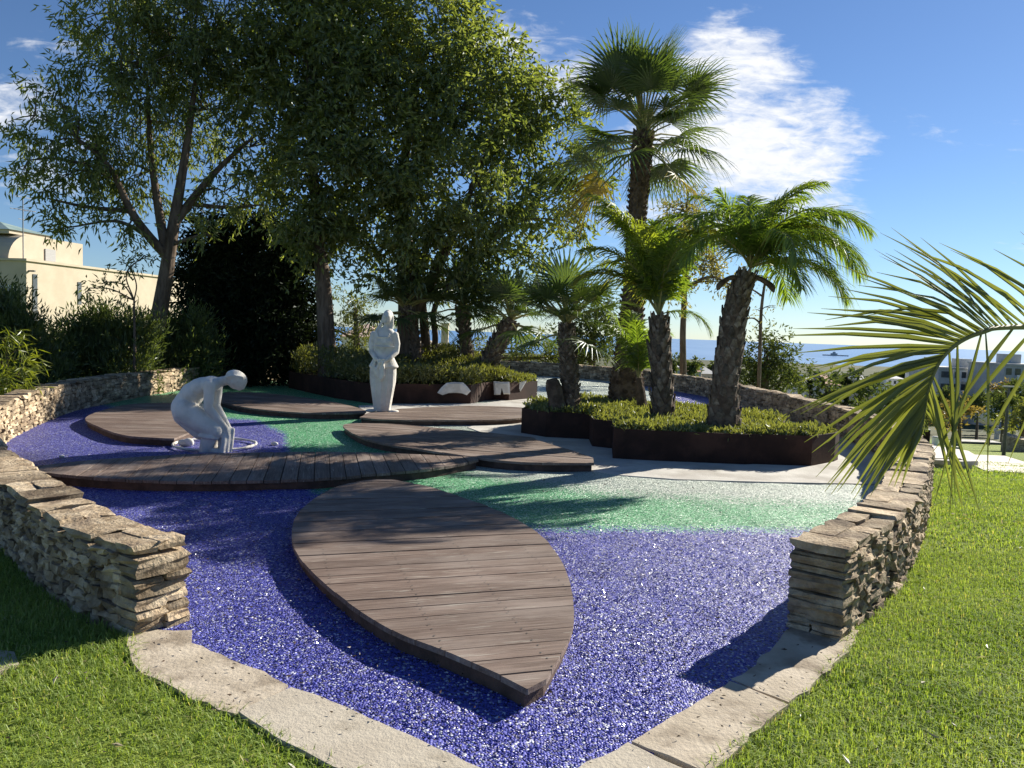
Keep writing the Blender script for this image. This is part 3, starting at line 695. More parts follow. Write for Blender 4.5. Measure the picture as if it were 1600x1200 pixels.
def standing():
    loc = P(597, 642, .1)
    t = thing('standing_statue', 'white stone statue of a standing woman in long skirt, hands joined', 'statue', loc)
    b = [loft([(0, 0, 0, .150, .125), (.05, 0, 0, .155, .13), (.3, 0, 0, .195, .155), (.52, 0, 0, .232, .172), (.68, 0, 0, .24, .175), (.83, 0, 0, .235, .17)]),
         loft([(.79, .01, 0, .262, .198), (.81, .01, 0, .264, .2), (.90, .01, 0, .215, .165), (.97, .01, 0, .18, .14), (1.03, .01, 0, .172, .13), (1.12, .01, -.005, .175, .135), (1.22, .01, -.01, .19, .145), (1.32, .01, 0, .20, .13), (1.40, .01, 0, .20, .11), (1.45, .02, 0, .15, .09), (1.50, .03, 0, .08, .075)])]
    b += caps([(.035, 0, 1.46), (.055, -.01, 1.58)], [.062, .056])
    b += [uvsphere((.06, -.015, 1.68), (.078, .10, .118)), uvsphere((.062, .03, 1.70), (.097, .095, .122)), uvsphere((.045, -.05, 1.60), (.05, .045, .04))]
    b += caps([(.135, .0, 1.69), (.145, .01, 1.58), (.135, .01, 1.48)], [.028, .026, .022]) + caps([(-.015, .0, 1.70), (-.035, -.0, 1.60), (-.075, -.03, 1.53), (-.12, -.08, 1.45), (-.125, -.125, 1.34), (-.11, -.145, 1.22)], [.026, .026, .026, .026, .024, .02])
    b += [uvsphere((-.07, -.10, 1.24), (.08, .06, .08)), uvsphere((.09, -.10, 1.24), (.08, .06, .08))]
    b += caps([(-.10, -.125, 1.40), (-.08, -.145, 1.33), (.10, -.145, 1.33), (.12, -.12, 1.40)], [.011] * 4)
    b += caps([(-.19, -.14, 1.165), (.01, -.165, 1.155), (.21, -.14, 1.165)], [.013] * 3)
    for s in (-1, 1):
        sx = .01 + s * .195
        b += caps([(sx, 0, 1.375), (sx + s * .035, 0, 1.22), (sx + s * .03, -.03, 1.07)], [.060, .056, .050]) + caps([(sx + s * .03, -.03, 1.07), (.01 + s * .14, -.16, .97), (.01 + s * .085, -.205, .93)], [.050, .042, .032])
        b += hand((.01 + s * .085, -.205, .93), (-s * .75, -.25, -.5), (0, -.5, 1), 1.15, .5)
    b += caps([(-.02, -.215, .9), (-.075, -.225, .76), (-.05, -.215, .63), (.0, -.21, .57), (.045, -.215, .66), (.04, -.225, .78), (.03, -.215, .9)], [.028, .03, .028, .026, .028, .03, .028])
    b += caps([(-.01, -.205, .88), (-.005, -.21, .62)], [.022, .026]) + caps([(-.12, -.2, .93), (-.13, -.195, .78), (-.1, -.19, .66)], [.026, .03, .022])
    for s in (-1, 1):
        b += [uvsphere((.05 + s * .033, -.102, 1.695), (.016, .012, .009)), uvsphere((.05 + s * .034, -.102, 1.716), (.024, .012, .007))]
    b += caps([(.05, -.112, 1.705), (.049, -.131, 1.668)], [.011, .015]) + [uvsphere((.048, -.108, 1.632), (.026, .014, .008)), uvsphere((.048, -.103, 1.598), (.022, .02, .016))]
    for k in range(5):                                           # soft folds in the skirt
        a = R(215 + k * 28); b += caps([(math.cos(a) * .15, math.sin(a) * .125, .03), (math.cos(a) * .225, math.sin(a) * .168, .45), (math.cos(a) * .235, math.sin(a) * .172, .78)], [.010, .013, .008])
    remesh('body', b, t, .011, 3, MWHITE)
    base = [uvsphere((-.2, -.02, .0), (.10, .1, .03)), uvsphere((.21, -.02, .0), (.10, .09, .035))]
    for q in base: remesh('base_stone', [q], t, .01, 2, MWHITE)
standing()
def bending():
    loc = P(330, 704.5)
    t = thing('bending_statue', 'white stone statue of a woman bending down to wash cloth', 'statue', loc, R(6))
    b = [uvsphere((-.315, 0, .535), (.165, .175, .165)), uvsphere((-.235, 0, .69), (.148, .155, .165), (0, R(25), 0)), uvsphere((-.13, 0, .785), (.155, .16, .12), (0, R(-30), 0)), uvsphere((-.02, 0, .825), (.14, .185, .105), (0, R(-10), 0))]
    b += caps([(-.3, 0, .6), (-.16, 0, .77), (-.01, 0, .82)], [.145, .125, .098])
    b += caps([(.06, 0, .85), (.19, 0, .885)], [.065, .058])
    b += [uvsphere((.30, 0, .885), (.125, .102, .115), (0, R(20), 0)), uvsphere((.285, 0, .925), (.125, .112, .088), (0, R(15), 0)), uvsphere((.33, 0, .825), (.075, .07, .06))]
    for s in (-1, 1): b += [uvsphere((.355, s * .035, .80), (.014, .016, .01)), uvsphere((.27, s * .1, .865), (.018, .012, .03))]
    b += caps([(.385, 0, .815), (.375, 0, .785)], [.012, .015]) + [uvsphere((.325, 0, .768), (.02, .025, .012))]
    for s in (-1, 1):
        b += caps([(.02, s * .165, .83), (.015, s * .175, .69), (.005, s * .165, .55)], [.075, .064, .054]) + caps([(.005, s * .165, .55), (.095, s * .11, .42), (.185, s * .055, .30)], [.054, .05, .034])
        b += hand((.185, s * .055, .30), (.45, -s * .15, -1), (.2, -s, 0), 1.0, -.5)
        b += caps([(-.29, s * .085, .5), (-.12, s * .1, .39), (.06, s * .09, .265)], [.155, .14, .105])
        b += caps([(.03, s * .085, .27), (-.02, s * .085, .12), (-.055, s * .085, .0)], [.098, .09, .07]) + caps([(-.06, s * .085, .015), (.1, s * .095, .0)], [.045, .035])
    b += caps([(-.29, 0, .47), (-.12, 0, .33), (.02, 0, .24)], [.15, .135, .1]) + caps([(-.33, 0, .44), (-.14, 0, .24)], [.13, .1]) + caps([(-.13, 0, .21), (.08, 0, .20)], [.07, .06])
    b += caps([(.19, -.105, .93), (.30, -.112, .95), (.385, -.07, .93)], [.014] * 3) + caps([(.19, .105, .93), (.30, .112, .95), (.385, .07, .93)], [.014] * 3)
    b += caps([(-.40, -.13, .50), (-.26, -.185, .56), (-.15, -.165, .60)], [.016] * 3) + caps([(-.10, -.17, .21), (.05, -.19, .19), (.10, -.11, .17)], [.022] * 3)
    for k in range(5):
        y = -.09 + k * .045; x = .155 + .035 * ((k * 7) % 3)
        b += caps([(x + .03, y * .5, .27), (x + .012, y * .9, .14), (x, y * 1.1, .0)], [.03, .036, .034])
    b += caps([(.13, 0, .24), (.13, 0, .02)], [.05, .055]) 
    remesh('body', b, t, .011, 3, MWHITE)
bending()
cR = P(336, 697)
tub = []
ang = [R(a) for a in range(-118, 132, 6)]
ringp = [(cR.x + .50 * math.cos(a), cR.y + .50 * math.sin(a), .028) for a in [R(x) for x in range(0, 361, 6)]]
tag(mk('stone_ring', [p for p in tube(ringp, [.012 + .008 * math.sin(i * .35) ** 2 for i in range(len(ringp))], 8)], MWHITE, smooth=True), 'thin white stone ring set in gravel round the bending statue', 'ring', kind='thing')
def pebble_stone(label, c, r, rot=0):
    V, F = uvsphere((0, 0, 0), r, (0, 0, rot)); V = V * (1 + .12 * np.sin(V[:, :1] * 40 + V[:, 1:2] * 33)) + np.array(c)
    return tag(mk('white_stone', [(V, F)], MWHITE, smooth=True), label, 'stone', kind='thing')
q = P(292, 697); pebble_stone('smooth white stone inside the ring beside the bending statue', (q.x, q.y, .045), (.10, .05, .055), .2)
q = P(428, 695); pebble_stone('small white stone on blue gravel beyond the bending statue', (q.x, q.y, .015), (.055, .03, .025), -.3)
q = P(96, 715); pebble_stone('tiny pale stone on blue gravel by the left wall', (q.x, q.y, .012), (.03, .025, .02), .5)

# ------------------------------------------------------------------ palms
def strip(pts, wid, up, fold=.3):
    """folded strip along pts: three columns, tip closed"""
    V = []; n = len(pts)
    for i, p in enumerate(pts):
        t = (pts[min(i + 1, n - 1)] - pts[max(i - 1, 0)]).normalized(); s = t.cross(up); s = s.normalized() if s.length > 1e-6 else t.orthogonal().normalized(); nn = s.cross(t)
        w = wid[i] / 2; V += [p + s * w + nn * w * fold, p, p - s * w + nn * w * fold]
    F = []
    for i in range(n - 1): F += [(i * 3, i * 3 + 1, i * 3 + 4, i * 3 + 3), (i * 3 + 1, i * 3 + 2, i * 3 + 5, i * 3 + 4)]
    return np.array([tuple(v) for v in V]), np.array(F)
def fan_mesh(name, Rr, elev, pet, droop, mat, seed, nseg=34, spread=115):
    g = random.Random(seed); d0 = Vector((math.cos(elev), 0, math.sin(elev))); parts = []
    end = d0 * pet; sag = Vector((0, 0, -pet * .08 * max(0, math.cos(elev))))
    cp = [Vector((0, 0, 0)), d0 * pet * .5 - sag * .3, end + sag]
    parts += [(*p, 1) for p in tube(cp, [.022, .014, .011], 5)]
    hub = end + sag; dd = (d0 + Vector((0, 0, -.18))).normalized(); side = Vector((0, 1, 0)); up = side.cross(dd) * -1
    up = dd.cross(side) * -1 if dd.cross(side).z < 0 else dd.cross(side)
    for k in range(nseg):
        a = R(-spread + 2 * spread * k / (nseg - 1)); dr = dd * math.cos(a) + side * math.sin(a)
        L = Rr * (1 - .28 * (abs(a) / R(spread)) ** 2) * g.uniform(.9, 1.06); da = 2 * R(spread) / nseg
        pts = []; wd = []
        for tt, ww_ in ((.03, .05), (.38, .84), (.62, .52), (.85, .26), (1.0, .02)):
            cup = up * (-.10 * L * (abs(a) / R(spread)) ** 2 * tt) + Vector((0, 0, -droop * L * tt ** 2.4 * g.uniform(.7, 1.3))) + up * .10 * L * math.sin(tt * 2.2)
            pts.append(hub + dr * L * tt + cup); wd.append(max(.004, 2 * .45 * L * math.tan(da / 2) * ww_ * 1.02))
        parts.append((*strip(pts, wd, up, .45), 0))
    return mk(name, parts, [mat, MRACH], None, local=True)
def pinnate_parts(pts, nleaf, ll, wmax, vup, sweep=50, lift=.35, gseed=1, droop=.12, r0=.014, inner=1.0):
    g = random.Random(gseed); parts = [(*p, 1) for p in tube(pts, [r0 * (1 - .8 * i / (len(pts) - 1)) for i in range(len(pts))], 5)]
    n = len(pts)
    for k in range(nleaf):
        s = (.12 + .88 * k / (nleaf - 1)); f = s * (n - 1); i = min(int(f), n - 2); p = pts[i].lerp(pts[i + 1], f - i); t = (pts[i + 1] - pts[i]).normalized()
        sd = t.cross(vup).normalized(); u = sd.cross(t)
        L = ll * (math.sin(math.pi * min(1, .18 + .80 * s)) ** .6) * g.uniform(.88, 1.1)
        an = R(sweep * (1 - .45 * s)); L *= g.uniform(.88, 1.05)
        for side in (-1, 1):
            if side < 0 and inner < 1 and g.random() > inner: continue
            a = an + R(g.uniform(-7, 7)); d = (t * math.cos(a) + sd * side * math.sin(a) + u * (lift + g.uniform(-.15, .15))).normalized()
            dv = droop * g.uniform(.4, 1.7); bend = sd * g.uniform(-.05, .05) * L; q = [p, p + d * L * .3, p + d * L * .65 + Vector((0, 0, -dv * L * .35)) + bend * .5, p + d * L + Vector((0, 0, -dv * L)) + bend]
            parts.append((*strip(q, [wmax * .5, wmax, wmax * .7, .001], u * 1.0 + sd * .2 * side, .4), 0))
    return parts
def pinnate_mesh(name, L, elev, arch, mat, seed, nleaf=44, ll=.34, w=.022, lift=.35, droop=.15):
    pts = [Vector((0, 0, 0))]; a = elev; n = 14
    for i in range(n): pts.append(pts[-1] + Vector((math.cos(a), 0, math.sin(a))) * L / n); a -= arch / n * (0.5 + 1.0 * i / n)
    return mk(name, pinnate_parts(pts, nleaf, ll, w, Vector((0, 0, 1)) if abs(elev) < 1.2 else Vector((-1, 0, .3)), 58, lift, seed, droop), [mat, MRACH], None, local=True)
def palm_trunk(parent, pts, radii, boots, rows, bsize, mat=None, spiky=.5, seed=3):
    c = curve(pts, 8); n = len(c); rad = list(np.interp(np.linspace(0, 1, n), np.linspace(0, 1, len(radii)), radii))
    parts = [(*p, 0) for p in tube(c, rad, 14)]
    g = random.Random(seed); tot = rows
    for r_ in range(tot):
        f = (r_ + .5) / tot * (n - 1); i = min(int(f), n - 2); p = c[i].lerp(c[i + 1], f - i); t = (c[i + 1] - c[i]).normalized(); rr = rad[i] * (1 - (f - i)) + rad[i + 1] * (f - i)
        a0 = t.orthogonal().normalized(); b0 = t.cross(a0)
        for k in range(boots):
            th = 2 * math.pi * (k + .5 * (r_ % 2)) / boots + g.uniform(-.1, .1); o = a0 * math.cos(th) + b0 * math.sin(th); s = t.cross(o)
            w = 2 * math.pi * rr / boots * .62; h = bsize * g.uniform(.8, 1.2); out_ = spiky * bsize * g.uniform(.5, 1.2)
            base = p + o * rr * .93
            V = [base - s * w * .62 - t * h * .15, base + s * w * .62 - t * h * .15, base + s * w * .30 + t * h * .7 + o * out_, base - s * w * .30 + t * h * .7 + o * out_, base - t * h * .55 + o * .01, base + t * h * .8 + o * out_ * .6, base + t * h * .1 + o * out_ * .9 - t * h * .1]
            parts.append((np.array([tuple(v) for v in V]), [(4, 1, 6), (4, 6, 0), (0, 6, 3), (6, 1, 2), (6, 2, 3), (3, 2, 5), (0, 3, 5), (1, 5, 2)], 1))
    return mk('trunk', parts, [MPBARK, mat or MBOOT], parent)
def put_frond(proto, parent, top, az, first, roll=0.0, tilt=0.0, scale=1.0):
    o = proto.copy(); COL.objects.link(o); o.name = 'frond'; o.parent = parent
    loc = Vector(top) - parent.matrix_basis.translation
    o.matrix_basis = Matrix.Translation(loc) @ Matrix.Rotation(az, 4, 'Z') @ Matrix.Rotation(tilt, 4, 'Y') @ Matrix.Rotation(roll, 4, 'X') @ Matrix.Scale(scale, 4)
    return o
protos = []
def proto(o): protos.append(o); return o
FAN = {}
for i, (e, dr, m) in enumerate([(80, .10, MFAN), (60, .15, MFAN), (38, .22, MFAN), (15, .30, MFAN), (-12, .40, MFAN), (-45, .50, MFAN2)]):
    FAN[i] = proto(fan_mesh('frond', .84, R(e), .86, dr, m, 10 + i, 30, 105))
FANS = {}
for i, (e, dr) in enumerate([(70, .08), (45, .12), (20, .2), (-8, .3)]):
    FANS[i] = proto(fan_mesh('frond', .50, R(e), .48, dr, MFAN, 30 + i, 26, 125))
def fan_palm(label, tr, radii, scale, nf, kinds, small, rows, boots=9, bsize=.09, seed=1, group=None, cat='palm tree', name='fan_palm', bm_=None):
    b = Vector(tr[0]); t = thing(name, label, cat, b, 0, group); g = random.Random(seed)
    palm_trunk(t, tr, radii, boots, rows, bsize, bm_, .75, seed)
    top = Vector(tr[-1]); src = FANS if small else FAN
    for k in range(nf):
        kd = kinds[k % len(kinds)]
        put_frond(src[kd], t, top + Vector((0, 0, -.05 * (kd if kd > 2 else 0) + g.uniform(-.06, .08))), k * 2.39996 + g.uniform(-.25, .25), False, g.uniform(-.35, .35), g.uniform(-.12, .12), scale * g.uniform(.85, 1.1))
    return t
Yt = P(975, 630, .4).y
fan_palm('tallest fan palm with a dark trunk rising from the steel planter', [D(976, 640, Yt), D(982, 560, Yt), D(990, 450, Yt), D(996, 330, Yt), D(1003, 240, Yt), D(1006, 205, Yt)], [.33, .25, .185, .16, .16, .15], 1.10, 54, [0, 1, 2, 3, 2, 4, 3, 1, 2, 5, 3, 4, 1, 2, 3, 0, 4], False, 60, 12, .065, 5, None, 'palm tree', 'fan_palm', MPBARK)
Yf = P(885, 640, .4).y
fp = fan_palm('bushy fan palm with two stems at the left end of the steel planter', [D(893, 646, Yf), D(890, 590, Yf), D(886, 540, Yf), D(886, 505, Yf)], [.15, .13, .12, .11], 1.3, 24, [0, 1, 2, 1, 3, 2, 1], True, 22, 9, .06, 8)
c2 = curve([D(872, 644, Yf - .15), D(868, 620, Yf - .15), D(862, 592, Yf - .15)], 6)
st2 = mk('stem', [*[(*p, 0) for p in tube(c2, [.15, .16, .15, .14, .13, .13, .13, .13, .13, .13, .12, .11, .08], 12)]], [MPBARK], fp)
Yl = P(755, 592, .42).y
fan_palm('fan palm leaning right behind the rear planter', [D(750, 598, Yl), D(766, 560, Yl), D(785, 525, Yl), D(799, 500, Yl)], [.24, .21, .19, .17], 1.7, 24, [0, 1, 2, 1, 2, 3], True, 16, 8, .11, 12)
fan_palm('upright fan palm with slim trunk above the carved shirt', [D(731, 590, Yl + .6), D(728, 545, Yl + .6), D(724, 500, Yl + .6), D(722, 478, Yl + .6)], [.18, .16, .15, .13], 1.55, 24, [0, 1, 2, 1, 3, 2], True, 16, 8, .10, 15)
fan_palm('dark fan palm spreading just behind the standing statue head', [D(652, 590, Yl + .2), D(650, 540, Yl + .2), D(642, 500, Yl + .2), D(632, 480, Yl + .2)], [.14, .12, .11, .1], 1.6, 22, [1, 2, 3, 2, 3, 1], True, 14, 8, .10, 19)
DATE = {}
for i, (e, ar, L, m) in enumerate([(80, 1.5, 1.25, MDATE), (62, 2.1, 1.4, MDATE), (44, 2.2, 1.4, MDATE), (20, 1.8, 1.2, MDATE), (58, 1.9, 1.25, MDATE2), (72, .45, 1.0, MDATE), (84, 1.3, 1.25, MDATE3), (70, 1.7, 1.2, MDATE3)]):
    DATE[i] = proto(pinnate_mesh('frond', L, R(e), ar, m, 50 + i, 64, .42, .018, .12, .42))
Yd = P(1132, 668, .4).y
dp = thing('date_palm', 'stout date palm with diamond patterned trunk near right end of the steel planter', 'palm tree', D(1130, 672, Yd), 0, 'date palms in the steel planter')
palm_trunk(dp, [D(1130, 672, Yd), D(1133, 600, Yd), D(1141, 540, Yd), D(1152, 470, Yd), D(1168, 425, Yd)], [.235, .175, .18, .155, .11], 8, 17, .13, None, .26, 21)
dtop = D(1172, 418, Yd)
for k, (az, kd, sc_) in enumerate([(8, 2, 1.08), (-20, 1, 1.0), (30, 1, 1.05), (-55, 2, 1), (65, 1, 1), (100, 1, .95), (135, 4, .95), (165, 1, 1.0), (190, 5, .9), (215, 2, .85), (-85, 2, .95), (-110, 1, .95), (-140, 1, .9), (20, 0, .9), (80, 0, 1.0), (-40, 0, .95), (-5, 3, 1.0), (-30, 3, .9), (45, 3, .9), (-70, 3, .8), (150, 0, .9), (0, 1, 1.12), (12, 1, .9), (-60, 1, .95), (-25, 2, .95), (5, 2, .8), (40, 6, .8), (-15, 6, .9), (15, 4, 1.0)]):
    put_frond(DATE[kd], dp, dtop, R(az), False, 0, 0, sc_ * 1.27)
for a in ((165, .34), (10, .34), (95, .3)):                        # dry drooping stubs under the crown
    v = Vector((math.cos(R(a[0])), -.25, .1)); o0 = D(1162, 442, Yd); cst = curve([o0, o0 + v * a[1] * .5 + Vector((0, 0, .05)), o0 + v * a[1] + Vector((0, 0, -.06)), o0 + v * a[1] * 1.15 + Vector((0, 0, -.16))], 4)
    mk('cut_stub', tube(cst, list(np.interp(np.linspace(0, 1, len(cst)), [0, .4, .8, 1], [.03, .035, .045, .01])), 6), MPBARK, dp)
Yy = P(1035, 656, .4).y
yp = thing('date_palm', 'slim young date palm left of the stout date palm', 'palm tree', D(1037, 660, Yy), 0, 'date palms in the steel planter')
palm_trunk(yp, [D(1037, 662, Yy), D(1034, 600, Yy), D(1031, 540, Yy), D(1030, 492, Yy)], [.17, .145, .15, .10], 7, 14, .14, None, .35, 23)
ytop = D(1029, 492, Yy)
for az, kd, sc_ in [(178, 4, 1.0), (160, 6, 1.25), (205, 6, 1.2), (185, 6, 1.4), (120, 6, 1.1), (0, 5, 1.5), (25, 5, 1.3), (240, 6, 1.0), (-80, 0, .9), (60, 6, 1.1), (150, 6, 1.35), (-20, 3, .6), (270, 5, 1.1), (90, 5, 1.35), (170, 1, .95), (195, 7, 1.15), (140, 7, 1.0), (175, 5, 1.45)]:
    put_frond(DATE[kd], yp, ytop, R(az), False, 0, 0, sc_ * 1.2)
Ys = P(1002, 640, .4).y
sp_ = thing('young_palm', 'small bright green palm seedling between the tall fan palm and the slim date palm', 'palm tree', D(1004, 640, Ys))
mk('trunk', tube([D(1004, 645, Ys), D(1001, 612, Ys), D(998, 590, Ys)], [.10, .08, .05], 10), MPBARK, sp_)
for az, kd, sc_ in [(170, 5, 1.25), (100, 5, 1.2), (200, 0, .95), (30, 5, 1.0), (-60, 0, .85), (140, 0, 1.0), (250, 5, 1.0), (60, 0, .9)]:
    put_frond(DATE[kd], sp_, D(998, 592, Ys), R(az), False, 0, 0, sc_ * 1.05)
# palm at the right edge, trunk outside the frame, one frond arching into view
fr = thing('date_palm', 'palm frond with long pointed leaflets arching in from the right edge', 'palm tree', (2.95, 2.1, Hs(2.95, 2.1)))
fr['group'] = 'date palms in the steel planter' if False else 'palms beside the lawn'
palm_trunk(fr, [(2.95, 2.1, -.05), (2.93, 2.1, .6), (2.85, 2.1, 1.35)], [.24, .22, .18], 9, 10, .14, None, .4, 31)
Yr = 2.25
rp = curve([Vector((2.85, 2.1, 1.38)), Vector((2.25, 2.18, 1.68)), D(1620, 511, Yr), D(1530, 521, Yr - .05), D(1478, 553, Yr - .08), D(1452, 605, Yr - .1), D(1441, 675, Yr - .1)], 8)
rp = [Vector(p) for p in rp]
seg_in = [p for p in rp if p.x < 2.3]
mk('frond', [(*p, 1) for p in tube(rp[:len(rp) - len(seg_in) + 1], [.02] * (len(rp) - len(seg_in) + 1), 6)] + pinnate_parts(seg_in, 76, .49, .0145, Vector((0, -1, .25)), 50, .10, 77, .15, .010, .12), [MFRONT, MRACH], fr)
for az, kd in [(20, 2), (-30, 2), (-70, 2), (60, 2), (-110, 2)]: put_frond(DATE[kd], fr, (2.85, 2.1, 1.35), R(az), False, 0, 0, 1.2)
for o in protos: bpy.data.objects.remove(o)

# ------------------------------------------------------------------ trees and shrubs
def tree(name, label, cat, trunk, radii, lobes, clumps, per, leaf, width, mat, group=None, droop=.5, sigma=.30, limb_r=.5, bark=MBARK, twig=.018, seed=1, shell=.55, extra_trunks=(), limbs=True, sides=10):
    g = np.random.default_rng(seed); base = Vector(trunk[0]); t = thing(name, label, cat, base, 0, group)
    tr = curve(trunk, 8); n = len(tr); rad = list(np.interp(np.linspace(0, 1, n), np.linspace(0, 1, len(radii)), radii))
    parts = tube(tr, rad, sides)
    allpts = [(p, r) for p, r in zip(tr, rad)]
    for et, er in extra_trunks:
        c = curve(et, 8); r = list(np.interp(np.linspace(0, 1, len(c)), np.linspace(0, 1, len(er)), er)); parts += tube(c, r, 8); allpts += list(zip(c, r))
    ap = np.array([tuple(p) for p, _ in allpts]); ar = np.array([r for _, r in allpts])
    C = []
    for (lc, lr) in lobes:
        lc = Vector(lc); lr = np.array(lr if hasattr(lr, '__len__') else (lr, lr, lr), float)
        hi = ap[:, 2] < lc.z - .1 * lr[2]
        d = np.linalg.norm(ap - np.array(lc), axis=1) + np.where(hi, 0, 3); i = int(np.argmin(d)); a = Vector(ap[i]); r0 = min(ar[i] * .75, .02 + .025 * d[i] * limb_r * 2)
        mid = a.lerp(lc, .5) + Vector(g.normal(size=3) * .08 * d[i]) + Vector((0, 0, .08 * d[i]))
        lim = curve([a, mid, lc], 6); lrad = list(np.linspace(r0, max(.012, r0 * .3), len(lim)))
        if limbs: parts += tube(lim, lrad, 6)
        la = np.array([tuple(p) for p in lim])
        k = max(3, int(clumps * (lr.prod() ** (1 / 3)) ** 2))
        u = unit(g.normal(size=(k, 3))) * (g.uniform(0, 1, (k, 1)) ** (1 / 3 if shell == 0 else shell * .6)) * lr
        cl_ = np.array(lc) + u
        for p in cl_[:: 2]:
            j = int(np.argmin(np.linalg.norm(la - p, axis=1) + np.where(la[:, 2] > p[2] + .3, .5, 0))); q0 = Vector(la[j]); q1 = Vector(p)
            if limbs: parts += tube([q0, q0.lerp(q1, .5) + Vector((0, 0, .06 * (q1 - q0).length)), q1], [twig, twig * .7, twig * .35], 4, False)
        C.append(np.concatenate([cl_, u / lr], 1))
    mk('trunk', parts, bark, t, smooth=True)
    C = np.concatenate(C); n = len(C)
    ns = 5; S = unit(g.normal(size=(n, ns, 3)) * .8 + C[:, None, 3:] * .7 + np.array([0, 0, -droop * .7])) * g.uniform(.7, 1.3, (n, ns, 1)) * sigma * 2.1
    Sx = S.repeat(max(1, per // ns), 1).reshape(-1, 3); ctr = np.repeat(C[:, :3], ns * max(1, per // ns), 0)
    ctr = ctr + Sx * g.uniform(-.1, 1, (len(ctr), 1)) + g.normal(size=ctr.shape) * sigma * .22
    Dv = unit(Sx) * .6 + g.normal(size=ctr.shape) * .45 + np.array([0, 0, -droop * .6])
    mk('crown', [leaves(ctr, Dv, leaf, width, .25, g)], mat, t)
    return t
def L(px, py, Y, r, dy=None): s = Y / FPX; return (D(px, py, Y), (r * s, (dy or r * .8) * s, r * s))
Y1 = 18.0
tree('gum_tree', 'tall gum tree with dark trunk behind the left part of the stone wall', 'tree', [D(228, 606, Y1), D(240, 540, Y1), D(256, 450, Y1), D(270, 360, Y1), D(285, 270, Y1), D(300, 170, Y1), D(310, 80, Y1)], [.25, .205, .175, .14, .10, .07, .03],
     [L(255, 60, 18, 110), L(170, 60, 17.5, 75), L(330, 60, 18.5, 90), L(190, 150, 17.5, 90), L(120, 190, 17, 60), L(55, 180, 17, 45), L(45, 250, 17, 40), L(120, 265, 17, 60), L(75, 310, 17, 32), L(190, 255, 18, 60), L(330, 170, 18.5, 80), L(270, 190, 19, 70),
      L(390, 230, 18.5, 60), L(350, 300, 18.5, 45), L(170, 330, 17, 40), L(110, 355, 17, 25), L(220, 310, 18, 40), L(290, -40, 18, 130), L(180, -30, 18, 90), L(390, 90, 19, 70), L(330, 370, 17.5, 30), L(410, 320, 18.5, 35), L(85, 220, 17, 45), L(150, 230, 17, 50), L(90, 130, 17.5, 30), L(240, 130, 18, 80)],
     22, 55, .195, .044, MEUC, 'big trees round the court', .75, .27, .5, seed=11,
     extra_trunks=[([D(262, 400, Y1), D(235, 372, Y1 - .2), D(205, 330, Y1 - .5), D(170, 260, Y1 - .8), D(120, 215, Y1 - 1)], [.13, .11, .09, .06, .03]), ([D(272, 350, Y1), D(310, 300, Y1 + .2), D(350, 255, Y1 + .3), D(395, 215, Y1 + .4)], [.11, .09, .06, .03]), ([D(262, 405, Y1), D(248, 330, Y1), D(235, 230, Y1), D(230, 120, Y1)], [.13, .1, .07, .03])])
Y2 = 18.6
tree('shade_tree', 'shade tree with one straight trunk rising from the left end of the rear planter', 'tree', [D(512, 590, Y2), D(510, 530, Y2), D(506, 460, Y2), D(500, 390, Y2), D(492, 300, Y2), D(485, 200, Y2), D(480, 100, Y2)], [.24, .21, .19, .16, .12, .08, .04],
     [L(470, 60, 18.6, 95), L(520, 20, 19, 80), L(440, 150, 18.5, 75), L(500, 170, 18.2, 80), L(430, 240, 18.6, 55), L(500, 270, 18.2, 75), L(470, 330, 18.4, 50), L(540, 340, 18.6, 55), L(560, 110, 18.4, 75), L(420, 80, 18.8, 55), L(500, 390, 18.2, 36), L(545, 230, 18, 60), L(470, -40, 18.6, 80)],
     22, 84, .185, .072, MACA, 'big trees round the court', .45, .33, .5, seed=12)
Y3 = 19.6
tree('shade_tree', 'broad leafy tree with forking trunks behind the standing statue', 'tree', [D(636, 600, Y3), D(636, 540, Y3), D(638, 480, Y3), D(632, 400, Y3), D(628, 300, Y3), D(640, 200, Y3), D(660, 90, Y3)], [.34, .28, .26, .2, .14, .09, .04],
     [L(600, 90, 19.5, 95), L(690, 70, 19.5, 85), L(640, 30, 20, 70), L(620, 190, 19, 100), L(720, 170, 19.3, 100), L(790, 150, 20, 65), L(640, 290, 18.6, 100), L(740, 280, 19, 95), L(810, 250, 20, 65), L(570, 320, 19, 65), L(680, 370, 18.8, 70), L(770, 370, 19.5, 60), L(600, 400, 19, 45), L(850, 330, 20, 45), L(840, 190, 20.5, 45), L(830, 400, 20, 40), L(885, 280, 20.5, 38), L(910, 350, 20.5, 28), L(740, 440, 19.5, 30), L(570, 20, 20, 60), L(760, 90, 20, 50), L(660, 430, 19.5, 40), L(895, 210, 20.5, 30), L(925, 310, 20.5, 26), L(870, 150, 20.5, 30), L(940, 260, 20.5, 16)],
     20, 88, .19, .074, MACA, 'big trees round the court', .45, .34, .5, seed=13,
     extra_trunks=[([D(640, 500, Y3), D(665, 455, Y3), D(690, 405, Y3), D(720, 340, Y3), D(750, 260, Y3)], [.2, .17, .13, .09, .04]), ([D(668, 600, Y3 + .3), D(664, 520, Y3 + .3), D(652, 430, Y3), D(620, 300, Y3)], [.14, .12, .1, .05]), ([D(678, 600, Y3 + .2), D(680, 530, Y3 + .2), D(684, 470, Y3 + .1), D(760, 380, Y3), D(830, 320, Y3 + .5)], [.09, .08, .07, .06, .03])])
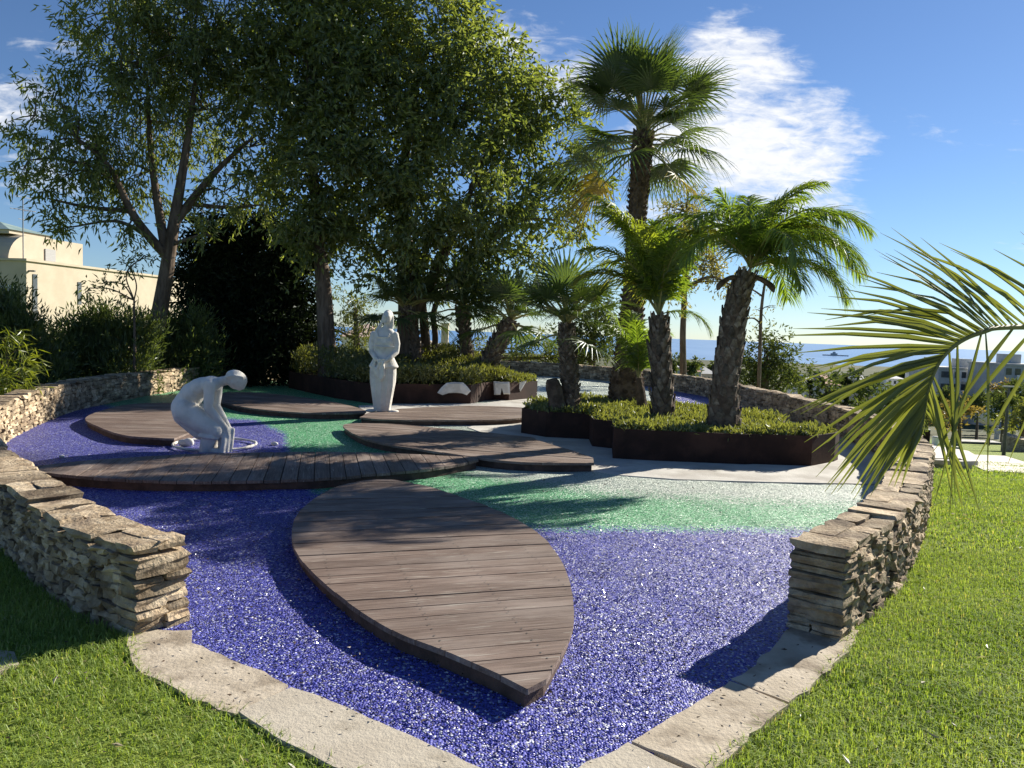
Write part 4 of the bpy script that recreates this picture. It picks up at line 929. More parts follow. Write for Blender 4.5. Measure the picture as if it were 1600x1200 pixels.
tree('evergreen_tree', 'dense almost black evergreen behind the wall between the two tall trunks', 'tree', [D(395, 615, 20.5), D(395, 500, 20.5), D(398, 400, 20.5), D(400, 340, 20.5)], [.2, .16, .1, .04],
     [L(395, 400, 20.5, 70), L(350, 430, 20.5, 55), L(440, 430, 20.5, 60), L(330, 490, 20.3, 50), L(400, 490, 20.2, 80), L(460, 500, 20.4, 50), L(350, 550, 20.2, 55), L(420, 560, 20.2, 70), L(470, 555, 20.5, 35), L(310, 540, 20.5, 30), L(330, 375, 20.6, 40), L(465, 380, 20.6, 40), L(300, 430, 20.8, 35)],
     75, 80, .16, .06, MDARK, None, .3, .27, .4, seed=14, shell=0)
def shrub(name, label, lobes, mat, clumps, per, leaf, width, droop, seed, base, group=None, cat='shrub', sigma=.2, h=.4, bark=MBARK, twig=.012):
    b = Vector(base); return tree(name, label, cat, [b, b + Vector((.03, 0, h * .5)), b + Vector((0, .03, h))], [.045, .03, .02], lobes, clumps, per, leaf, width, mat, group, droop, sigma, .4, bark, twig, seed, .5, sides=6)
GS = 'shrubs behind the left wall'
def gz(p): return Vector((p.x, p.y, Hs(p.x, p.y)))
shrub('pine_shrub', 'grey green bushy shrub at the far left under the cream building', [L(10, 505, 15, 36), L(45, 540, 15, 36), L(10, 560, 15, 45), L(60, 580, 15, 30), L(-30, 530, 15, 50), L(50, 600, 14.8, 40), L(0, 480, 15.2, 26)], MSHRUB, 190, 55, .14, .03, -.9, 21, gz(D(20, 610, 15)), GS)
shrub('pine_shrub', 'wide dark green shrub just left of the gum tree trunk', [L(130, 535, 16.5, 34), L(170, 528, 16.5, 36), L(210, 532, 16.6, 34), L(150, 560, 16.4, 40), L(200, 565, 16.4, 38), L(110, 555, 16.6, 26), L(140, 585, 16.3, 40), L(200, 590, 16.3, 40)], MSHRUB, 200, 60, .14, .03, -1.0, 22, gz(D(165, 605, 16.5)), GS)
shrub('pine_shrub', 'green shrub between the gum tree trunk and the black evergreen', [L(265, 530, 18.5, 30), L(290, 545, 18.5, 38), L(260, 565, 18.4, 32), L(315, 565, 18.6, 28), L(300, 515, 18.6, 22), L(280, 585, 18.3, 40), L(240, 590, 18.3, 30)], MSHRUB, 200, 60, .14, .03, -.8, 23, gz(D(285, 600, 18.5)), GS)
shrub('sapling', 'thin sapling with sparse leaves in front of the cream wall', [L(205, 420, 16, 22), L(165, 440, 16, 16), L(195, 465, 16, 16), L(225, 400, 16, 14), L(140, 450, 16, 10)], MEUC, 70, 20, .14, .035, .5, 24, gz(D(208, 600, 16)), None, 'tree', .14, 2.0)
shrub('bare_shrub', 'thin leafed twiggy shrub between the two dark shrubs on the left', [L(85, 540, 15.5, 24), L(70, 570, 15.5, 26), L(95, 575, 15.5, 20), L(90, 510, 15.5, 14), L(85, 600, 15.3, 30)], MSHRUB, 110, 26, .12, .026, -.2, 25, gz(D(85, 605, 15.5)), None, 'shrub', .16, .5)
shrub('fern_palm', 'yellow green feathery plant at the left edge of the wall', [L(10, 560, 11.5, 26), L(25, 590, 11.4, 24), L(-10, 600, 11.2, 30), L(5, 530, 11.6, 18)], MFERN, 130, 40, .20, .016, .5, 26, gz(D(5, 625, 11.6)), None, 'plant', .12)
# sparse trees behind the right wall
Y5 = 27.0
tree('thin_tree', 'slim bare looking tree with sparse yellow leaves between the date palms', 'tree', [gz(D(1066, 600, Y5)), D(1067, 590, Y5), D(1067, 520, Y5), D(1070, 440, Y5), D(1068, 370, Y5), D(1076, 300, Y5)], [.13, .12, .11, .09, .06, .02],
     [L(1070, 330, Y5, 40), L(1095, 370, Y5, 34), L(1050, 350, Y5, 30), L(1110, 410, Y5, 34), L(1085, 420, Y5, 32), L(1120, 440, Y5, 26), L(1040, 430, Y5, 26), L(1070, 300, Y5, 22), L(1050, 390, Y5, 28), L(1060, 460, Y5, 26), L(1150, 450, Y5, 20)], 34, 26, .17, .06, MSPARSE, None, .3, .22, .7, seed=31, twig=.024)
tree('thin_tree', 'leafless twiggy tree partly hidden by the stout date palm', 'tree', [gz(D(1188, 600, 25)), D(1187, 560, 25), D(1190, 480, 25), D(1200, 420, 25), D(1215, 370, 25)], [.07, .06, .05, .035, .015],
     [L(1215, 380, 25, 30), L(1180, 430, 25, 30), L(1225, 420, 25, 28), L(1195, 480, 25, 26), L(1160, 500, 25, 24), L(1150, 455, 25, 24)], 30, 6, .12, .04, MSPARSE, None, .3, .2, .5, seed=32, twig=.018)
tree('round_tree', 'grey green bushy tree behind the wall just right of the stout date palm', 'tree', [gz(D(1195, 640, 29)), D(1195, 600, 29), D(1198, 560, 29)], [.2, .15, .08],
     [L(1195, 555, 29, 28), L(1220, 570, 29, 26), L(1175, 575, 29, 26), L(1205, 595, 29, 36), L(1240, 600, 29, 18), L(1170, 600, 29, 22), L(1212, 535, 29, 14)], 42, 40, .2, .07, MFAR, None, .2, .3, .4, seed=33)
tree('round_tree', 'loose olive coloured tree behind the rear wall right of the bushy fan palm', 'tree', [gz(D(925, 610, 30.5)), D(925, 570, 30.5), D(930, 500, 30.5)], [.2, .15, .06],
     [L(930, 490, 30.5, 32), L(905, 520, 30.5, 34), L(945, 525, 30.5, 26), L(925, 560, 30.5, 32), L(900, 560, 30.5, 24), L(880, 530, 30.5, 24)], 38, 40, .2, .07, MFAR, None, .2, .3, .4, seed=34)
tree('round_tree', 'pale olive bush behind the rear wall right of the chimney house', 'tree', [gz(D(765, 600, 33)), D(765, 560, 33), D(765, 545, 33)], [.15, .1, .05],
     [L(752, 545, 33, 18), L(772, 552, 33, 18), L(820, 550, 33, 20), L(840, 540, 33, 18), L(800, 566, 33, 20), L(855, 566, 33, 22), L(700, 566, 33, 20), L(880, 560, 33, 22)], 40, 36, .2, .07, MOLIVE, None, .2, .3, .4, seed=35)
tree('round_tree', 'pale dry leafed tree seen between the single trunk and the standing statue', 'tree', [gz(D(560, 600, 32)), D(558, 545, 32), D(555, 480, 32)], [.2, .14, .06],
     [L(545, 470, 32, 26), L(570, 500, 32, 26), L(540, 520, 32, 28), L(470, 520, 32, 24), L(480, 545, 32, 24), L(570, 540, 32, 24), L(460, 560, 32, 20)], 34, 34, .19, .06, MOLIVE, None, .3, .3, .4, seed=36)

# ------------------------------------------------------------------ grass blades on the near lawn
ringpoly = [(P(206, 1012).x, P(206, 1012).y)] + OUTER + [(v.x, v.y) for v in (P(1334, 1013), P(1250, 1088), P(1150, 1172), P(1040, 1262), P(850, 1240), P(720, 1270), P(520, 1200), P(430, 1152), P(366, 1118), P(300, 1094), P(212, 1048))]
ringin = offset_in(ringpoly, .028)
gb = np.random.default_rng(5)
def blades(x0, x1, y0, y1, dens, h, w):
    n = int((x1 - x0) * (y1 - y0) * dens); x = gb.uniform(x0, x1, n); y = gb.uniform(y0, y1, n)
    vis = (np.abs(x) < y * .75 + .3); x, y = x[vis], y[vis]
    k = ~pip(x, y, ringpoly) | (pip(x, y, ringpoly) & ~pip(x, y, ringin) & (gb.random(len(x)) < .5)); x, y = x[k], y[k]; n = len(x)
    pat = .5 + .5 * np.sin(x * 2.1 + np.sin(y * 1.7) * 1.3) * np.sin(y * 2.6 + x)
    hh = h * gb.uniform(.45, 1.25, n) * (.75 + .5 * pat); a = gb.uniform(0, 6.283, n); lean = gb.uniform(.1, 1.5, n)
    dx, dy = np.cos(a), np.sin(a); b = np.stack([x, y, H(x, y) - .028], -1); sd = np.stack([-dy, dx, np.zeros(n)], -1) * (w * gb.uniform(.6, 1.3, n))[:, None]
    m = b + np.stack([dx * lean * hh * .35, dy * lean * hh * .35, hh * .65], -1); t = b + np.stack([dx * lean * hh, dy * lean * hh, hh * (1 - .25 * lean)], -1)
    V = np.stack([b - sd, b + sd, m + sd * .75, m - sd * .75, t], 1).reshape(-1, 3); i = np.arange(n)[:, None] * 5
    return V, i + np.array([[0, 1, 2, 3]]), i + np.array([[3, 2, 4]])
gp = []
for args in [(-4.2, .2, 2.4, 6.6, 8500, .052, .0024), (.2, 5.2, 2.4, 6.0, 8500, .052, .0024), (2.2, 9.5, 6.0, 11.0, 2600, .055, .0045), (3.5, 16, 11, 20, 420, .08, .010), (-7, -3, 5, 9, 1200, .08, .005)]:
    V, q, t_ = blades(*args); gp += [(V, q), (V[:0], t_ * 0 + 0)] if False else [(V, [])]
    gp[-1] = (V, q); gp.append((V, t_))
tag(mk('grass', gp, MBLADE), 'short sunlit green turf growing round the stone ring', 'grass', kind='stuff')
# leaf litter on concrete and gravel
n = 420; x = rng.uniform(-2.2, 2.2, n); y = rng.uniform(2.5, 4.6, n)
C = np.stack([x, y, np.full(n, .022)], -1); Dv = rng.normal(size=(n, 3)); Dv[:, 2] *= .15
tag(mk('leaf_litter', [leaves(C, Dv, .020, .008, .3)], MLITTER), 'small dark dry leaf scraps scattered on the concrete edging', 'litter', kind='stuff')

x = rng.uniform(-4, 5, 900); y = rng.uniform(2.5, 8, 900); k = ~pip(x, y, ringpoly) & (rng.random(900) < .35); x, y = x[k], y[k]; n = len(x)
C = np.stack([x, y, H(x, y) + .018], -1); Dv = rng.normal(size=(n, 3)); Dv[:, 2] *= .25
tag(mk('dry_leaves', [leaves(C, Dv, .045, .016, .3)], leafmat('bleached_dry_leaves', (.30, .24, .15), (.55, .50, .38), .2)), 'bleached dry leaves lying scattered over the lawn', 'leaves', kind='stuff')
x = rng.uniform(-3.2, 2, 500); y = rng.uniform(3, 8.5, 500); k = pip(x, y, courtpoly); x, y = x[k], y[k]; n = len(x)
C = np.stack([x, y, np.full(n, .016)], -1); Dv = rng.normal(size=(n, 3)); Dv[:, 2] *= .2
tag(mk('dry_leaves', [leaves(C, Dv, .03, .011, .3)], MLITTER), 'small brown dry leaves lying about on the blue gravel', 'leaves', kind='stuff')
# ------------------------------------------------------------------ buildings
def rot_thing(name, label, cat, loc, d, group=None):
    return thing(name, label, cat, loc, math.atan2(d[1], d[0]) - math.pi / 2, group)
C0 = D(41, 409, 35.0); C0.z = 0
bl = rot_thing('cream_building', 'cream walled building with antenna and arched rooftop block behind left shrubs', 'building', C0, (.16, .987))
mk('wall', [box(-16, 0, 0, 19, -2, 4.02)], MCREAM, bl, local=True)
mk('parapet', [box(-16.1, .10, -.10, 19.1, 4.022, 4.13)], MCREAM, bl, local=True)
yz = [(.3, 4.1)] + [(.3 + 1.35 * (1 - math.cos(a)), 4.1 + 1.25 * math.sin(a)) for a in [R(k) for k in range(10, 91, 10)]] + [(5.1, 5.35), (5.1, 4.1)]
n = len(yz); V = [(-1.2, a, b) for a, b in yz] + [(-6, a, b) for a, b in yz]
mk('rooftop_block', [(np.array(V), [tuple(range(n)), tuple(range(n, 2 * n))[::-1]] + [(i, n + i, n + (i + 1) % n, (i + 1) % n) for i in range(n)])], MCREAM, bl, local=True)
mk('stair_tower', [box(-5.0, -1.6, .8, 3.4, 5.352, 5.52)], MCREAM, bl, local=True)
mk('glass_roof', [(np.array([(-5.1, .7, 5.525), (-1.5, .7, 5.525), (-1.5, 3.5, 5.525), (-5.1, 3.5, 5.525), (-3.3, 2.1, 6.05)]), [(0, 1, 4), (1, 2, 4), (2, 3, 4), (3, 0, 4), (3, 2, 1, 0)])], MGREENROOF, bl, local=True)
def wbox(parent, b, mat, fm, axis, name='window'):
    w = mk(name, [box(*b)], mat, parent, local=True); return w
mk('louvre', [box(-1.19, -1.15, 2.5, 3.16, 4.25, 4.83)], MSHUT, bl, local=True)
for a, b, z0, z1 in ((.36, .62, 1.2, 3.46), (3.22, 3.47, 2.2, 3.3)): mk('window', [box(-.02, .03, a, b, z0, z1)], MGLASS, bl, local=True)
f = mk('window', [box(-1.5, -.6, -.05, .02, 1.9, 2.9)], MCREAM2, bl, local=True); mk('pane', [box(-1.42, -.68, -.07, -.052, 1.98, 2.82)], MGLASS, bl, local=True)
mk('wall_lamp', [box(.0, .3, .12, .2, 3.55, 3.62)], MDKMET, bl, local=True)
ant = []
bx_, by_ = -.6, .5
ant += tube([(bx_, by_, 4.1), (bx_, by_, 7.0)], .025, 6)
for z, h_ in ((6.95, .36), (6.38, .55), (5.95, .2)): ant += tube([(bx_ - h_ * .3, by_ - h_, z), (bx_ + h_ * .3, by_ + h_, z)], .014, 5)
for k in range(5): ant += tube([(bx_ - .3, by_ - .4 + k * .2, 6.38), (bx_ + .3, by_ - .4 + k * .2, 6.38)], .008, 4)
mk('antenna', ant, MMETAL, bl, local=True)
# house with chimney behind the rear wall
def house(name, label, cat, x0, x1, y0, y1, zg, zw, zr, wm, rm, chim=None, wins=(), group=None):
    t = thing(name, label, cat, ((x0 + x1) / 2, y0, zg), 0, group)
    mk('wall', [box(x0, x1, y0, y1, zg - 1, zw)], wm, t)
    o = .25; ym = (y0 + y1) / 2; ins = min((y1 - y0) / 2, (x1 - x0) / 2) * .9
    rf = mk('roof', [(np.array([(x0 - o, y0 - o, zw + .004), (x1 + o, y0 - o, zw + .004), (x1 + o, y1 + o, zw + .004), (x0 - o, y1 + o, zw + .004), (x0 + ins, ym, zr), (x1 - ins, ym, zr)]), [(0, 1, 5, 4), (1, 2, 5), (2, 3, 4, 5), (3, 0, 4), (3, 2, 1, 0)])], rm, t)
    if chim: mk('chimney', [box(*chim), box(chim[0] - .06, chim[1] + .06, chim[2] - .06, chim[3] + .06, chim[5] + .002, chim[5] + .1)], wm, t)
    for (a, b, c, d) in wins: mk('window', [box(a, b, y0 - .03, y0 + .02, c, d)], MGLASS, t)
    return t
a, b = D(640, 534, 45), D(716, 536, 45)
house('cream_house', 'cream house with tall chimney seen behind the rear wall', 'house', a.x - 2, b.x, 45, 51, -5, a.z - .75, a.z + .15, MCREAM, MCREAM, (D(690, 500, 46).x, D(701, 500, 46).x, 46, 46.4, a.z - .8, D(690, 507, 46).z))
a, b = D(535, 505, 56), D(590, 505, 56)
house('pink_house', 'pale pink roofed house behind foliage left of the standing statue', 'house', a.x, b.x, 56, 62, -6, D(550, 526, 56).z, D(550, 505, 56).z, MCREAM2, pmat('pink_roof', (.55, .40, .32), (.62, .46, .38), 2, .9))
# apartment blocks beyond the park
def apartment(label, px0, px1, pyt, Y, depth, floors, cols, wm, rot=0.0, fh=3.0):
    a, b = D(px0, pyt, Y), D(px1, pyt, Y); zt = a.z; zg = zt - floors * fh
    t = thing('apartment_building', label, 'building', ((a.x + b.x) / 2, Y, zg), rot, 'apartment blocks beyond the park'); w = b.x - a.x; hw = w / 2
    mk('wall', [box(-hw, hw, 0, depth, -12, zt - zg)], wm, t, local=True)
    mk('roof_slab', [box(-hw - .3, hw + .3, -.3, depth + .3, zt - zg + .01, zt - zg + .45), box(-hw * .2, hw * .25, depth * .3, depth * .7, zt - zg + .46, zt - zg + 2.6)], MGREY, t, local=True)
    cw = w / cols
    for f_ in range(floors):
        for c in range(cols):
            x = -hw + cw * (c + .5); z = f_ * fh
            mk('window', [box(x - cw * .30, x + cw * .30, -.12, .05, z + .9, z + 2.4)], MGLASS, t, local=True)
            if c % 2 == 1: mk('balcony', [box(x - cw * .42, x + cw * .42, -1.3, -.02, z - .08, z + .12), box(x - cw * .42, x + cw * .42, -1.3, -1.18, z + .12, z + .95)], MCREAM2, t, local=True)
apartment('pale apartment block with rows of dark balconies beyond the park', 1490, 1556, 577, 190, 12, 6, 6, MCREAM2)
apartment('blank ended grey apartment block left of the balcony block', 1467, 1489, 576, 188, 14, 6, 1, MGREY)
apartment('lower white apartment block at the left of the group', 1452, 1466, 585, 196, 12, 5, 2, MCREAM2)
apartment('taller grey apartment block at the right edge of the photo', 1570, 1640, 571, 175, 14, 6, 5, MGREY)
HS = [(1056, 1072, 577, 150, 'low white house between the slim date palm and the thin tree'), (1073, 1096, 575, 140, 'wide grey house roof just right of the thin tree trunk'), (1097, 1118, 579, 150, 'small pink walled house left of the stout date palm trunk'),
      (1258, 1280, 592, 150, 'white house with pale roof right of the grey green tree'), (1282, 1306, 588, 190, 'white low house above the cypress on the right'), (1340, 1366, 590, 210, 'far white house behind the drooping palm leaflets'), (1385, 1412, 588, 230, 'farthest pale house seen through the palm frond'), (1290, 1312, 596, 140, 'near pale house with flat roof beside the tall cypress')]
for i, (x0, x1, y, Y, lab) in enumerate(HS):
    a, b = D(x0, y, Y), D(x1, y, Y); zg = float(H((a.x + b.x) / 2, Y))
    house('town_house', lab, 'house', a.x, b.x, Y, Y + 9, zg, a.z - .6, a.z + .7, [MCREAM2, MGREY, MCREAM][i % 3], [MCREAM2, MROOF, MGREY][i % 3], None, [(a.x + (b.x - a.x) * k, a.x + (b.x - a.x) * (k + .14), a.z - 2.2, a.z - 1.2) for k in (.15, .45, .72)], 'town houses towards the sea')

# ------------------------------------------------------------------ the park on the right
def drape(pix, lift):
    w = [T(a, b) for a, b in pix]; c = sum(w, Vector()) / len(w); n = 16; V = []
    for k in range(n + 1):
        for p in w: V.append(c.lerp(p, k / n))
    m = len(w); V = np.array([(v.x, v.y, float(H(v.x, v.y)) - .03 + lift) for v in V])
    F = [(k * m + i, k * m + (i + 1) % m, (k + 1) * m + (i + 1) % m, (k + 1) * m + i) for k in range(1, n) for i in range(m)] + [(0, m + i, m + (i + 1) % m) for i in range(m)]
    return V, [f[::-1] for f in F] if False else F
def finer(pix, k=6):
    o = []
    for i in range(len(pix)):
        a, b = pix[i], pix[(i + 1) % len(pix)]
        for j in range(k): o.append((a[0] + (b[0] - a[0]) * j / k, a[1] + (b[1] - a[1]) * j / k))
    return o
MPATH = pmat('pale_paving', (.50, .455, .40), (.60, .55, .49), 1.2, .9, .1, 20, c3=(.42, .37, .33), s3=.5)
struct('park_path', [drape(finer([(1442, 694), (1467, 698), (1513, 705), (1523, 711), (1570, 713), (1600, 723), (1680, 742), (1680, 762), (1600, 741), (1540, 738.5), (1500, 717.5), (1460, 717.5), (1445, 704)]), .06)], MPATH)
def onT(px, py): v = T(px, py); return Vector((v.x, v.y, v.z - .03))
p = onT(1486, 733); q = onT(1458, 731); r_ = onT(1514, 735)
d = (r_ - q).normalized(); sd = Vector((-d.y, d.x, 0)).normalized()
bt = thing('park_bench', 'low pale slab bench on the lawn before the park path', 'bench', p)
M_ = Matrix.Translation(p) @ Matrix(((d.x, sd.x, 0, 0), (d.y, sd.y, 0, 0), (d.z, 0, 1, 0), (0, 0, 0, 1)))
ln = (r_ - q).length / 2
mk('seat', [xf(box(-ln, ln, -.2, .2, .12, .2), M_)], MCONC2, bt); mk('leg', [xf(box(-ln * .8, -ln * .6, -.15, .15, -.2, .118), M_)], MCONC2, bt); mk('leg', [xf(box(ln * .6, ln * .8, -.15, .15, -.2, .118), M_)], MCONC2, bt)
p = onT(1461, 696); sc_ = p.y / FPX
bn = thing('litter_bin', 'white cylindrical bin beside the park path', 'bin', p)
mk('body', [loft([(0, p.x, p.y, 4.6 * sc_, 4.6 * sc_), (13 * sc_, p.x, p.y, 5 * sc_, 5 * sc_)])] and [xf(loft([(0, 0, 0, 4.6 * sc_, 4.6 * sc_), (13 * sc_, 0, 0, 5 * sc_, 5 * sc_)]), Matrix.Translation(p))], MCREAM2, bn)
mk('lid', [xf(loft([(13.05 * sc_, 0, 0, 5.3 * sc_, 5.3 * sc_), (14 * sc_, 0, 0, 5.3 * sc_, 5.3 * sc_), (15 * sc_, 0, 0, 3.5 * sc_, 3.5 * sc_)]), Matrix.Translation(p))], MGREY, bn)
p = onT(1491, 701); s_ = p.y / FPX
sq = thing('park_sculpture', 'dark green seated figure sculpture on white plinth by the path', 'sculpture', p)
mk('plinth', [xf(box(-7 * s_, 6 * s_, -5 * s_, 5 * s_, -.3, 4 * s_), Matrix.Translation(p))], MWHITE, sq)
remesh('figure', [uvsphere((0, 0, 9 * s_), (4.5 * s_, 4 * s_, 6 * s_)), uvsphere((0, 0, 14 * s_), (3.4 * s_, 3 * s_, 4 * s_)), uvsphere((.0, 0, 19 * s_), (1.9 * s_, 1.9 * s_, 2.4 * s_)), uvsphere((2 * s_, -3 * s_, 7 * s_), (2.4 * s_, 4.5 * s_, 2 * s_))], sq, .4 * s_, 2, MGREEN)
p = onT(1535, 694); s_ = p.y / FPX
pf = thing('park_platform', 'low white stage with dark edge on the far park lawn', 'platform', p)
mk('top', [xf(box(-34 * s_, 30 * s_, -2 * s_, 26 * s_, 2.9 * s_, 4 * s_), Matrix.Translation(p))], MCONC2, pf); mk('edge', [xf(box(-33 * s_, 29 * s_, -1.5 * s_, 25 * s_, -.6, 2.8 * s_), Matrix.Translation(p))], MDKMET, pf)
p = onT(1557, 686); s_ = p.y / FPX
ps = thing('park_statue', 'small white standing statue far off beside the lamp post', 'statue', p)
remesh('body', [loft([(-.3, 0, 0, 4 * s_, 3 * s_), (6 * s_, 0, 0, 3.6 * s_, 3 * s_), (12 * s_, 0, 0, 3.8 * s_, 3 * s_), (16 * s_, 0, 0, 3 * s_, 2.4 * s_), (18 * s_, 0, 0, 1 * s_, 1 * s_)]), uvsphere((0, 0, 20 * s_), (1.6 * s_, 1.6 * s_, 2 * s_)), *caps([(3.4 * s_, 0, 16 * s_), (4.6 * s_, -1 * s_, 11 * s_), (2 * s_, -3 * s_, 9 * s_)], [1.2 * s_, 1 * s_, .9 * s_]), *caps([(-3.4 * s_, 0, 16 * s_), (-4.4 * s_, -1 * s_, 11 * s_), (-2 * s_, -3 * s_, 9 * s_)], [1.2 * s_, 1 * s_, .9 * s_])], ps, .35 * s_, 2, MWHITE)
p = onT(1568, 712); s_ = p.y / FPX
lp = thing('lamp_post', 'dark lamp post with flat horizontal lamp beside the park path', 'street lamp', p)
hgt = 109 * s_
mk('pole', [*[xf(q_, Matrix.Translation(p)) for q_ in tube([(0, 0, -.3), (0, 0, hgt * .6), (0, 0, hgt)], [3 * s_, 2.2 * s_, 1.6 * s_], 10)]], MDKMET, lp)
mk('lamp_head', [xf(box(-9 * s_, 15 * s_, -2.5 * s_, 2.5 * s_, hgt, hgt + 2 * s_), Matrix.Translation(p))], MGREY, lp)
p = onT(1545, 696); s_ = p.y / FPX
tree('clipped_tree', 'small clipped yellow green tree on a straight trunk beside the stage', 'tree', [p, p + Vector((0, 0, 10 * s_)), p + Vector((0, 0, 22 * s_))], [1.5 * s_, 1.4 * s_, 1.2 * s_], [(p + Vector((0, 0, 24 * s_)), (5 * s_, 5 * s_, 4 * s_))], 30, 40, .25, .12, MCOVER, None, 0, .15, .4, seed=40)
def park_tree(label, px, py, Y, r, mat, seed, name='park_tree', cat='tree', leaf=.38, dense=1.0, tall=1.0, group='trees in the park'):
    b = D(px, py, Y); zg = float(H(b.x, Y)); b.z = zg; s_ = Y / FPX; c = D(px, py - r * tall, Y)
    g = random.Random(seed); lo = []
    for k in range(5): lo.append((c + Vector((g.uniform(-.5, .5) * r * s_, g.uniform(-.3, .3) * r * s_, g.uniform(-.5, .5) * r * s_ * tall)), (r * s_ * .6, r * s_ * .5, r * s_ * .55 * tall)))
    return tree(name, label, cat, [b - Vector((0, 0, .2)), b.lerp(c, .5), c], [.25, .18, .08], lo, 5.5 * dense, 34, leaf, leaf * .42, mat, group, .2, .42, .5, seed=seed, twig=.03, sides=6)
PT = [('rounded green tree behind the drooping leaflet tips', 1438, 672, 62, 26, MFAR), ('yellow brown autumn tree in the middle of the park', 1500, 676, 80, 30, MFARB), ('bare brownish tree beside the autumn tree', 1478, 680, 84, 26, MFARB), ('dark round tree beneath the balcony block', 1528, 655, 120, 20, MFAR), ('dark leafy tree right of the pale dome', 1568, 660, 95, 22, MFAR),
      ('large green bush at the right edge by the stone bank', 1600, 675, 60, 26, MOLIVE), ('green tree under the grey block at the right edge', 1585, 640, 120, 22, MFAR), ('dark tree left of the apartment blocks', 1450, 648, 130, 24, MFAR), ('deep green tree behind the long wall left of the cypress', 1290, 640, 48, 26, MFAR), ('bushy tree right of the cypress', 1345, 640, 52, 30, MFAR), ('low olive shrub behind the right wall', 1380, 665, 42, 26, MFAR),
      ('green tree among the town houses', 1250, 612, 90, 18, MFAR), ('flat topped tree below the sea line', 1310, 608, 160, 14, MFAR), ('wide green tree left of the balcony block foot', 1420, 640, 110, 24, MFAR), ('dark tree under the lamp head', 1560, 640, 140, 16, MFAR), ('tree in front of the blank ended block', 1475, 640, 135, 18, MFAR), ('grey tree right of the balcony block', 1562, 622, 160, 16, MFARB)]
for i, (lab, px, py, Y, r, m) in enumerate(PT): park_tree(lab, px, py, Y, r, m, 60 + i, leaf=.30 + Y * .0022, dense=1.0 if m is not MFARB else .5)
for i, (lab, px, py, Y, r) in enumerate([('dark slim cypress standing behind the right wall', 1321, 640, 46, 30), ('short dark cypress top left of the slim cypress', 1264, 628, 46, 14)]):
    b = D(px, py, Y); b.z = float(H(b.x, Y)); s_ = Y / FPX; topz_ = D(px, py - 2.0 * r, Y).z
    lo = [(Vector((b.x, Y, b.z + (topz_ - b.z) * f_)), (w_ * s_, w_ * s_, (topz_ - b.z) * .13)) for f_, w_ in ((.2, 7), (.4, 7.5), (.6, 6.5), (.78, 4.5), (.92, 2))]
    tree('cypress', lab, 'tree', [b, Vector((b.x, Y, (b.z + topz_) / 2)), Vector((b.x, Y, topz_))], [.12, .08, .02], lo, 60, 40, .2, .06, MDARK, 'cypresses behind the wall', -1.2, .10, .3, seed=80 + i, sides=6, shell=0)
for i, (px, Y, r) in enumerate([(1045, 190, 9), (1066, 210, 9), (1090, 230, 8), (1112, 220, 8), (1135, 200, 9), (1050, 120, 12), (1085, 115, 10), (1235, 220, 10), (1275, 260, 9), (1330, 300, 9), (1370, 290, 9), (1405, 270, 9)]):
    park_tree(['small dark tree on the skyline by the sea', 'low tree among distant roofs', 'round tree in the distant town'][i % 3] + ', ' + ['first beside the slim palm', 'behind the thin tree', 'right of the thin tree', 'left of the stout palm trunk', 'behind the stout palm trunk', 'under the white house', 'in front of the grey roof', 'near the grey green tree', 'above the short cypress', 'above the slim cypress', 'through the frond tips', 'beside the farthest house'][i], px, 583 if px < 1200 else 600, Y, r, MFAR, 90 + i, leaf=.30 + Y * .0028, dense=.8, group='distant town trees')
p = onT(1590, 706); s_ = p.y / FPX
bk = thing('stone_bank', 'curved grey stone bank wall at the right edge of the park', 'wall', p)
c = curve([p + Vector((-18 * s_, 14 * s_, 0)), p + Vector((-6 * s_, 6 * s_, 0)), p + Vector((10 * s_, 0, 0)), p + Vector((40 * s_, -4 * s_, 0))], 8); Vb = []
for i, v in enumerate(c): h_ = (26 - 10 * i / len(c)) * s_; Vb += [(v.x, v.y, v.z - 1), (v.x, v.y, v.z + h_), (v.x + 1.2, v.y + 1.2, v.z + h_), (v.x + 1.2, v.y + 1.2, v.z - 1)]
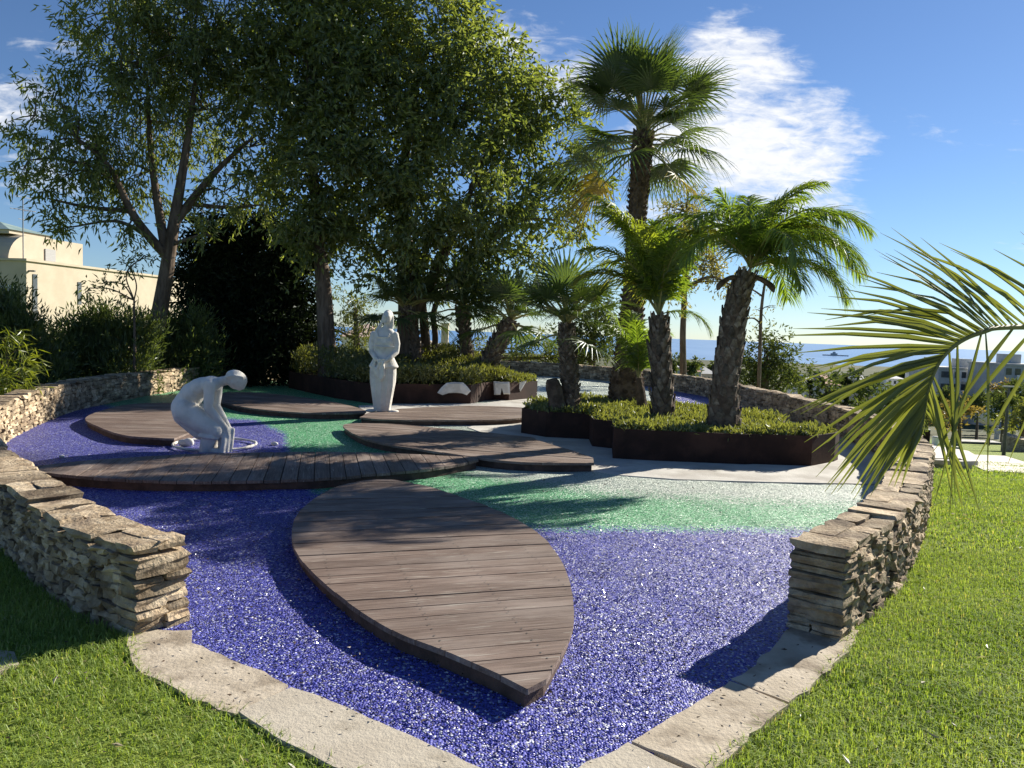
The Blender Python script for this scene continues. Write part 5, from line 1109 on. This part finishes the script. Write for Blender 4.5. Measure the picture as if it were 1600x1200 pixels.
mk('stone_face', [(np.array(Vb), [(i * 4 + k, i * 4 + k + 1, i * 4 + 5 + k, i * 4 + 4 + k) for i in range(len(c) - 1) for k in range(3)] + [(0, 1, 2, 3), tuple(len(Vb) - 4 + k for k in range(4))])], MSTONE, bk)
p = onT(1448, 694); s_ = p.y / FPX
lw = thing('low_park_wall', 'low brown wall left of the white bin', 'wall', p)
mk('wall_face', [xf(box(-30 * s_, 6 * s_, 3 * s_, 7 * s_, -.5, 22 * s_), Matrix.Translation(p))], MCORTEN, lw); mk('coping', [xf(box(-30.5 * s_, 6.5 * s_, 2.6 * s_, 7.4 * s_, 22.05 * s_, 23.5 * s_), Matrix.Translation(p))], MCREAM2, lw)
p = D(1545, 650, 130); s_ = 130 / FPX; p.z = float(H(p.x, 130))
dm = thing('domed_shelter', 'pale dome roofed shelter among the park trees', 'building', p)
mk('roof', [xf((lambda V, F: (V * np.array([1, 1, 1]), F))(*uvsphere((0, 0, 0), (22 * s_, 16 * s_, 16 * s_))), Matrix.Translation(Vector((p.x, p.y, D(1545, 648, 130).z))))], MCREAM2, dm, smooth=True)
# warship-like boat on the sea
p = ray(1304, 556); t_ = (-54.5 - EYE) / p.z; bs_ = Vector((p.x * t_, p.y * t_, -54.5)); k = bs_.y / FPX
sh = thing('ship', 'small grey ship far out on the sea', 'ship', bs_)
hull = [(-19 * k, 0), (-14 * k, -2 * k), (14 * k, -2 * k), (22 * k, 0), (14 * k, 2 * k), (-14 * k, 2 * k)]
mk('hull', [xf(prism(hull, -.5 * k, 1.6 * k), Matrix.Translation(bs_))], MGREY, sh)
mk('bridge', [xf(box(-6 * k, 4 * k, -1.2 * k, 1.2 * k, 1.61 * k, 4 * k), Matrix.Translation(bs_)), xf(box(-3 * k, 1 * k, -.8 * k, .8 * k, 4.01 * k, 6.2 * k), Matrix.Translation(bs_))], MGREY, sh)
mk('mast', [xf(q_, Matrix.Translation(bs_)) for q_ in tube([(-1 * k, 0, 6 * k), (-1 * k, 0, 9.5 * k)], .25 * k, 5)], MGREY, sh)
